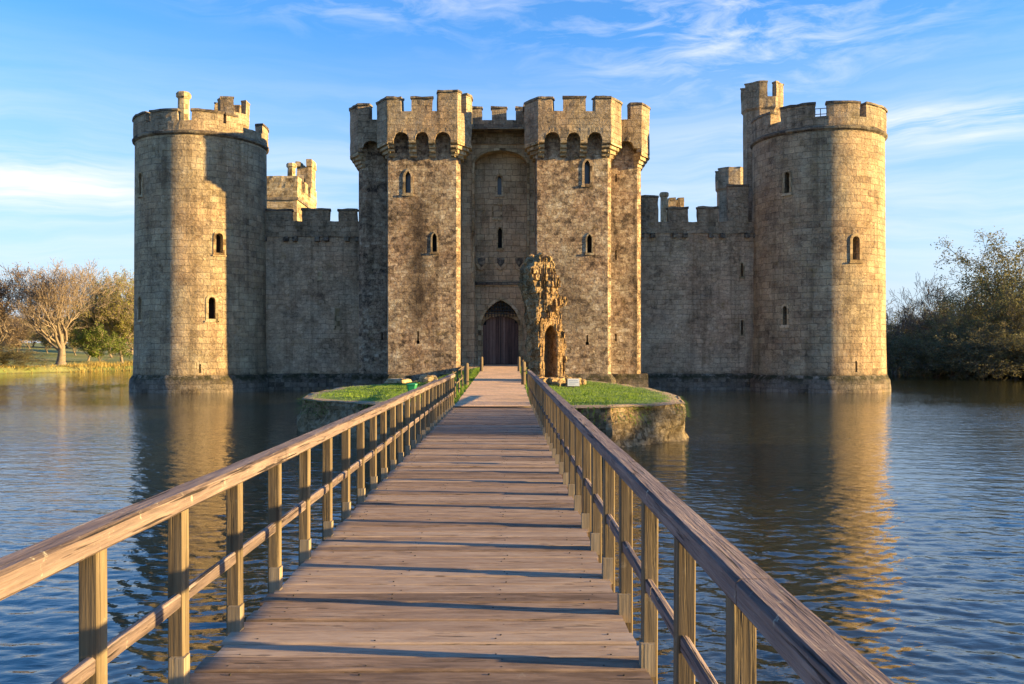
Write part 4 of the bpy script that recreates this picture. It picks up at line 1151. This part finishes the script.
for s, y1, ph in ((-1, 26.2, 3.40), (1, 30.2, 2.75)):
    # handrail in lengths butted end to end
    a = -4.5
    while a < y1-.3:
        b = min(a+3.57, y1)
        m_ = MB(); rail_piece(m_, s, a+.004, b-.004, -.055, .065, railtop, .092, jit=.004)
        put('handrail', m_, M['rail'], br, clean=False, smooth=20); a = b
    sp = .892 if s < 0 else .912
    ks = [k for k in range(-7, 40) if ph+k*sp < y1-.05]
    ys_p = [ph+k*sp for k in ks]
    for i, y in enumerate(ys_p):
        c = side_x(s, y); zt = railtop(y)-.090; lean = random.uniform(-.006, .006); tw = random.uniform(-.003, .003)
        zb = DZ-.30 if y < 26 else path_z(y)-.2
        m_ = MB(); bx = .006; hw = PT/2; dy = .088
        pl_ = [(c-hw+bx, y), (c+hw-bx, y), (c+hw, y+bx), (c+hw, y+dy-bx), (c+hw-bx, y+dy), (c-hw+bx, y+dy), (c-hw, y+dy-bx), (c-hw, y+bx)]
        zn = zb; rings = []
        for k in range(6):
            z = zb+(zt-zb)*k/5; rings.append([(x+lean*(z-DZ), yy+tw*(z-DZ), z) for x, yy in pl_])
        m_.loft(rings); po = put('post', m_, M['post'], br, clean=False)
        if y < 26 and y > -2:
            m_ = MB(); bh = random.uniform(.115, .15); xa, xb = c - s*(hw+.014), c + s*(hw-.018)
            m_.box(min(xa, xb), max(xa, xb), y-.034, y+.05, DZ-.04, DZ+bh)
            put('bracket', m_, M['bracket'], po)
        # two bolt heads on the rail joint
    # mid rail let through the posts
    a = -4.5
    midz = lambda y: DZ+.445+.0005*y
    while a < y1-.3:
        b = min(a+1.784, y1)
        m_ = MB(); o_ = random.uniform(-.004, .004)
        rail_piece(m_, s, a+.006, b-.006, -.022+o_, .016+o_, midz, .070, jit=.006, bev=.01)
        put('mid_rail', m_, M['rail'], br, clean=False, smooth=20); a = b

# ================================================================== TREES
def leafquad(mb, c, s, up=0):
    a = Vector((random.gauss(0,1), random.gauss(0,1), random.gauss(0,1)+up)); a.normalize()
    u = a.orthogonal().normalized(); w = a.cross(u); t = random.random()*6.28
    p = u*cos(t)+w*sin(t); q = a.cross(p); c = Vector(c)
    mb.poly([c-p*s-q*s*.5, c+p*s-q*s*.35, c+p*s*.8+q*s*.5, c-p*s*.7+q*s*.45])
def tree_meshes(seed, H, spread, levels, leaf, leafsize, nleaf, trunk_h=.22, trunk_r=.30, droop=0., kids=(5,5,4,4), gnarl=.28, twig_r=.022, shape=1.0):
    rnd = random.Random(seed); st = random.getstate(); random.seed(seed)
    tr, cr, lf = MB(), MB(), MB()
    def branch(p, d, L, r, lv):
        n = 5 if lv < 2 else 4 if lv < 3 else 3
        pts = [Vector(p)]; dd = Vector(d)
        for k in range(n):
            g = gnarl*(1.0 if lv else .35)
            dd = (dd + Vector((random.gauss(0,g), random.gauss(0,g), random.gauss(0,g*.7) + (.10 if lv else 0) - droop*lv*.25))).normalized()
            pts.append(pts[-1]+dd*L/n)
        rs = [r*(1-.55*k/n) for k in range(n+1)]
        if lv == 0: rs[0] *= 1.45
        mb = tr if lv < 2 else cr
        for k in range(n): mb.tube(pts[k], pts[k+1], max(rs[k], twig_r), max(rs[k+1], twig_r*.8), 8 if lv == 0 else 6 if lv == 1 else 4 if lv == 2 else 3, cap=(lv == 0 and k == 0))
        if lv >= levels:
            for _ in range(nleaf):
                c = pts[random.randint(1, n)]+Vector((random.gauss(0,.22), random.gauss(0,.22), random.gauss(0,.2)-droop*random.random()*1.2))
                if leaf: leafquad(lf, c, leafsize*random.uniform(.6, 1.3))
            return
        kn = kids[min(lv, len(kids)-1)]
        for k in range(kn):
            t = (.45+.55*(k+.5)/kn) if lv == 0 else (.25+.75*(k+.7)/kn)
            i = min(n-1, int(t*n)); f = t*n-i; q = pts[i].lerp(pts[i+1], f)
            az = 2.4*k+random.uniform(-.5, .5); out = Vector((cos(az), sin(az), 0))
            if lv == 0: v = (out*spread*(1.15-.6*k/kn)+Vector((0,0,.55+.6*k/kn))).normalized(); LL = H*(1-trunk_h)*random.uniform(.5, .66)*shape
            else:
                o2 = dd.orthogonal().normalized(); o3 = dd.cross(o2); v = (dd*.8+(o2*cos(az)+o3*sin(az))*.75+Vector((0,0,.12-droop*.6))).normalized(); LL = L*random.uniform(.45, .66)
            branch(q, v, LL, rs[min(i+1, n)]*(.72 if lv else .55), lv+1)
        branch(pts[-1], dd, L*(.55 if lv else .9), rs[-1], lv+1)
    branch((0,0,-.3), (0,0,1), H*trunk_h+.5 if trunk_h < .5 else H*trunk_h, trunk_r, 0)
    random.setstate(st)
    out = []
    for nm, m_ in (('trunk', tr), ('crown', cr), ('foliage', lf)):
        out.append(m_.mesh(nm) if m_.f else None)
    allz = [v[2] for v in cr.v]+[v[2] for v in tr.v]
    return out, max(allz)
KINDS = {}
def kind(name, bark, twig, leafm, **k):
    (t, c, l), h = tree_meshes(**k)
    t.materials.append(M[bark])
    for p in t.polygons: p.use_smooth = True
    c.materials.append(M[twig])
    if l: l.materials.append(M[leafm])
    KINDS[name] = (t, c, l, h)
kind('oak', 'bark', 'twig', 'leaf_brown', seed=11, H=15, spread=.9, levels=5, leaf=True, leafsize=.05, nleaf=1, trunk_h=.26, trunk_r=.55, kids=(8,5,5,4,3), gnarl=.20, twig_r=.017)
kind('golden', 'bark', 'twig', 'leaf_gold', seed=5, H=12, spread=.8, levels=5, leaf=True, leafsize=.08, nleaf=4, trunk_h=.18, trunk_r=.26, kids=(7,5,4,4), gnarl=.25)
kind('green', 'bark', 'twig', 'leaf_green', seed=9, H=9, spread=.8, levels=4, leaf=True, leafsize=.14, nleaf=10, trunk_h=.12, trunk_r=.2, kids=(7,5,4,4), gnarl=.3)
kind('brown', 'bark', 'twig', 'leaf_brown', seed=21, H=11, spread=.95, levels=5, leaf=True, leafsize=.07, nleaf=3, trunk_h=.14, trunk_r=.3, kids=(7,5,4,4), gnarl=.3)
kind('dark', 'bark_dark', 'bark_dark', 'leaf_dark', seed=31, H=11, spread=.85, levels=4, leaf=True, leafsize=.12, nleaf=13, trunk_h=.10, trunk_r=.3, kids=(8,6,4,4), gnarl=.3, droop=.12)
kind('olive', 'bark_dark', 'bark_dark', 'leaf_olive', seed=41, H=12, spread=.75, levels=4, leaf=True, leafsize=.10, nleaf=11, trunk_h=.12, trunk_r=.28, kids=(8,5,4,4), gnarl=.28, droop=.15)
kind('birch', 'bark_dark', 'bark_dark', 'leaf_olive', seed=51, H=17, spread=.55, levels=4, leaf=True, leafsize=.085, nleaf=16, trunk_h=.34, trunk_r=.24, kids=(9,5,4,3), gnarl=.22, droop=.3, shape=.75)
kind('bare', 'bark_dark', 'bark_dark', 'leaf_brown', seed=61, H=12, spread=1.0, levels=5, leaf=False, leafsize=.1, nleaf=0, trunk_h=.2, trunk_r=.32, kids=(6,4,4,3,3), gnarl=.3)
used = {}
def tree(k, x, y, h, label, grp, nm='tree', wide=1.0, cat='tree', lean=(0,0), z=None):
    t, c, l, H = KINDS[k]
    s = h/H; r = empty(nm, (x, y, terrain_z(x, y)-.1 if z is None else z), label, cat, grp)
    rz = random.random()*6.28
    r.rotation_euler = (lean[0], lean[1], rz); r.scale = (s*wide, s*wide, s)
    for nme, me in (('trunk', t), ('crown', c), ('foliage', l)):
        if me is None: continue
        o = bpy.data.objects.new(nme, me); COL.objects.link(o); o.parent = r
    return r
def at(px, d): return PX(px, d), d
# left bank
x, y = at(61, 124); oak = tree('oak', x, y, PZ(258, 124)-terrain_z(x, y), 'big bare spreading oak with a pale sunlit trunk, alone at the water edge', None, 'oak_tree')
oak.rotation_euler.z = 2.2; oak.scale = (oak.scale[0]*1.22, oak.scale[1]*1.22, oak.scale[2])
LBG = 'trees along the far left bank'
left = [('brown', -8, 122, 262, 1.1, 'bare brown tree cut by the left edge of the photo, on the far bank'),
        ('brown', 18, 170, 318, 1.3, 'low brown spreading tree behind and left of the big oak'),
        ('golden', 88, 142, 296, 1.1, 'golden bushy tree between the big oak and the green willow'),
        ('green', 100, 134, 322, 1.3, 'low bright green bush tree right of the big oak'),
        ('golden', 122, 140, 268, .95, 'tall golden green tree next to the left round tower'),
        ('green', 140, 150, 275, .9, 'tall fresh green tree half hidden behind the left round tower'),
        ('golden', 48, 185, 325, 1.5, 'distant low golden tree seen through the branches of the big oak'),
        ('golden', 76, 180, 322, 1.4, 'distant golden thicket tree right of the trunk of the big oak'),
        ('golden', 112, 172, 300, 1.3, 'distant golden tree behind the low green bush tree'),
        ('brown', 2, 180, 308, 1.5, 'distant brown thicket tree at the left edge of the meadow'),
        ('golden', 30, 210, 318, 1.8, 'far golden tree low on the skyline left of the oak'),
        ('brown', 132, 190, 300, 1.4, 'far brown tree low behind the left round tower edge')]
for k, px, d, yt, w, lab in left:
    x, y = at(px, d); tree(k, x, y, PZ(yt, d)-terrain_z(x, y), lab, LBG, wide=w)
for px, d, yt, w, lab in [(3, 113, 343, 2.2, 'dark round bush on the bank at the left edge of the photo')]:
    x, y = at(px, d); tree('dark', x, y, PZ(yt, d)-terrain_z(x, y), lab, None, 'bush', wide=w, cat='bush')
# hedge line far behind
for i, px in enumerate(range(-40, 175, 18)):
    d = 235+random.uniform(-10, 10); x, y = at(px, d)
    tree('brown' if i % 2 else 'golden', x, y, 7+random.random()*2.5, 'small brown tree in the distant hedgerow beyond the left meadow', 'distant hedgerow trees', wide=1.7)
# right bank
RBG = 'trees along the right bank'
right = [('bare', 897, 112, 280, 1.0, 'gnarled dark bare tree leaning beside the right round tower'),
         ('olive', 921, 118, 300, 1.1, 'ochre green tree right of the gnarled bare tree'),
         ('bare', 934, 128, 270, .9, 'fine twigged bare tree standing above the middle of the right thicket'),
         ('dark', 905, 108, 326, 1.4, 'dark bush tree low at the water next to the right round tower'),
         ('dark', 935, 104, 320, 1.5, 'dark rounded tree overhanging the water in the middle of the right bank'),
         ('dark', 962, 106, 302, 1.1, 'dense dark tree left of the weeping olive tree'),
         ('olive', 982, 98, 288, 1.0, 'weeping olive tree with drooping branches over the water'),
         ('birch', 1012, 102, 214, .95, 'tall airy birch rising highest at the right edge of the photo'),
         ('dark', 1005, 94, 300, 1.2, 'dark bushy tree below the tall birch'),
         ('olive', 1030, 96, 262, 1.0, 'olive tree cut by the right edge of the photo'),
         ('bare', 955, 126, 283, 1.0, 'thin bare tree behind the dense dark tree'),
         ('olive', 948, 135, 292, 1.1, 'brownish green tree set back behind the thicket middle'),
         ('dark', 912, 138, 310, 1.3, 'dark tree set far back behind the gnarled bare tree'),
         ('dark', 985, 118, 286, 1.0, 'dark tree behind the weeping olive tree'),
         ('birch', 996, 112, 268, .7, 'slender second birch just left of the tallest one'),
         ('dark', 885, 145, 318, 1.3, 'dark tree mostly hidden behind the right round tower')]
for k, px, d, yt, w, lab in right:
    x, y = at(px, d); tree(k, x, y, PZ(yt, d)-max(.2, terrain_z(x, y)), lab, RBG, wide=w, z=max(.2, terrain_z(x, y)))
SHR = 'shrubs at the water edge of the right bank'
for i, (px, d) in enumerate([(893, 116), (908, 104), (922, 102), (938, 99), (952, 97), (968, 95), (984, 92), (1000, 90), (1016, 88), (1032, 87)]):
    x, y = at(px, d); tree('dark' if i % 3 else 'olive', x, y, 4.2+random.random()*1.5, 'low dark shrub hanging over the water at the foot of the right thicket', SHR, 'shrub', wide=1.7, cat='shrub', z=.1)
# trees on the right bank outside the picture; they throw the long evening shadows
for (x, y, h) in [(57, 14.2, 14.5), (60, 11.0, 13.0)]:
    tree('dark', x, y, h, 'tree on the right bank outside the photo', 'trees on the near right bank', wide=.62)
# reeds and rough grass on the left bank
rd_ = MB()
for _ in range(30000):
    px = random.uniform(-12, 150); y = random.uniform(104, 140); x = PX(px, y); s = moat_sd(x, y)
    if not (-7 < s < .8): continue
    den = 1 if px > 62 else .35
    if random.random() > den: continue
    z = max(terrain_z(x, y), -.2); L = random.uniform(.25, .7)*(1.0 if px > 70 else .5)*(1.3 if noise.noise(Vector((x*.3, y*.3, 0))) > 0 else .7); w = .05
    a = random.random()*3.14; lx, ly = random.gauss(0, .2), random.gauss(0, .2)
    rd_.poly([(x-w*cos(a), y-w*sin(a), z), (x+w*cos(a), y+w*sin(a), z), (x+lx, y+ly, z+L)])
o = put('reeds', rd_, M['reed'], clean=False); tag(o, 'golden reeds and rough grass along the far left bank', 'reeds', kind='stuff')
ub = MB()
for _ in range(26000):
    y = random.uniform(84, 142); x = random.uniform(47.5, 66); s = moat_sd(x, y)
    if s > 1.2: continue
    z = max(terrain_z(x, y), 0); c = (x, y, z+random.random()**1.3*(2.4 if noise.noise(Vector((x*.2, y*.2, 4))) > 0 else 1.4)); leafquad(ub, c, .17)
o = put('undergrowth', ub, M['leaf_dark'], clean=False); tag(o, 'dark tangled undergrowth below the trees of the right bank', 'undergrowth', kind='stuff')

# ================================================================== SKY, SUN, CAMERA
W = bpy.data.worlds.new('World'); S.world = W; W.use_nodes = True
nt = W.node_tree; nt.nodes.clear(); g = NT(nt)
sky = g.n('ShaderNodeTexSky', sky_type='NISHITA'); sky.sun_disc = False; sky.sun_elevation = SUN_EL; sky.sun_rotation = SUN_AZ
sky.altitude = 0; sky.air_density = 1.15; sky.dust_density = .25; sky.ozone_density = 2.2
d = g.n('ShaderNodeTexCoord').outputs['Generated']
dx_, dy_, dz_ = g.sep(d)
az = g.math('ARCTAN2', dx_, dy_); el = g.math('ARCSINE', dz_)
ae = g.comb(az, el, 0.0)
def band(c, w):   # soft band in elevation
    return g.math('POWER', 2.718, g.math('MULTIPLY', g.math('POWER', g.math('DIVIDE', g.math('SUBTRACT', el, c), w), 2.0), -1.0))
def blob(a, e, wa, we):
    q = g.math('ADD', g.math('POWER', g.math('ABSOLUTE', g.math('DIVIDE', g.math('SUBTRACT', az, a), wa)), 2.0), g.math('POWER', g.math('ABSOLUTE', g.math('DIVIDE', g.math('SUBTRACT', el, e), we)), 2.0))
    return g.math('POWER', 2.718, g.math('MULTIPLY', q, -1.0))
warp = g.vmath('MULTIPLY', g.vmath('SUBTRACT', g.noise(ae, 5.0, 3, color=True), (.5,.5,.5)), (.10,.05,0))
aw = g.vmath('ADD', ae, warp)
wisp = g.noise(g.mapping(aw, (9, 38, 1), rot=(0,0,-.5)), 1.0, 9, .62, .5)
wispm = g.math('MULTIPLY', g.ramp(wisp, [(.44, 0), (.72, 1)]), g.math('ADD', blob(.26, .35, .20, .085), g.math('MULTIPLY', blob(-.15, .38, .18, .04), .6)), clamp=True)
strat = g.noise(g.mapping(aw, (2.6, 34, 1)), 1.0, 8, .6, .3)
stm = g.ramp(strat, [(.38, 0), (.62, 1)])
low = g.math('MULTIPLY', stm, g.math('ADD', g.math('MULTIPLY', blob(-.52, .165, .17, .024), 1.25), g.math('ADD', g.math('MULTIPLY', blob(.50, .225, .20, .016), 1.5), g.math('MULTIPLY', band(.15, .11), .42))), clamp=True)
st2 = g.math('MULTIPLY', blob(.20, .262, .05, .006), .0)
haze = g.math('MULTIPLY', g.ramp(g.math('MULTIPLY', el, 3.0, clamp=True), [(0, .95), (.45, .48), (1, .0)]), g.math('ADD', .75, g.math('MULTIPLY', g.noise(g.mapping(ae, (3, 16, 1)), 1.0, 5), .5)))
cl = g.math('MAXIMUM', g.math('MULTIPLY', wispm, .85), g.math('MULTIPLY', low, .9), clamp=True)
skyc = g.mix(1.0, sky.outputs[0], (.36, .73, 1.22), 'MULTIPLY')
colr = g.mix(cl, g.mix(g.math('MINIMUM', haze, 1.0), skyc, (2.3, 2.55, 3.05)), (3.2, 3.3, 3.6))
bg = g.n('ShaderNodeBackground'); bg.inputs['Strength'].default_value = .09
g.l(colr, bg.inputs[0]); wo = g.n('ShaderNodeOutputWorld'); g.l(bg.outputs[0], wo.inputs[0])

sl = bpy.data.lights.new('sun', 'SUN'); sl.energy = 5.0; sl.angle = R(.6); sl.color = (1.0, .69, .28)
so = bpy.data.objects.new('sun', sl); COL.objects.link(so)
sd = Vector((sin(SUN_AZ)*cos(SUN_EL), cos(SUN_AZ)*cos(SUN_EL), sin(SUN_EL)))
so.rotation_euler = sd.to_track_quat('Z', 'Y').to_euler(); so.location = sd*80

cam = bpy.data.cameras.new('camera'); co = bpy.data.objects.new('camera', cam); COL.objects.link(co)
cam.sensor_width = 36; cam.lens = F/1024*36; cam.clip_end = 6000; cam.clip_start = .05
cam.shift_x = (512-VX)/1024; cam.shift_y = (VY-342)/1024
co.location = (0, 0, E); co.rotation_euler = (pi/2, 0, 0)
S.camera = co
S.view_settings.view_transform = 'Standard'; S.view_settings.look = 'None'; S.view_settings.gamma = 1; S.view_settings.exposure = 1.88
S.view_settings.use_curve_mapping = False
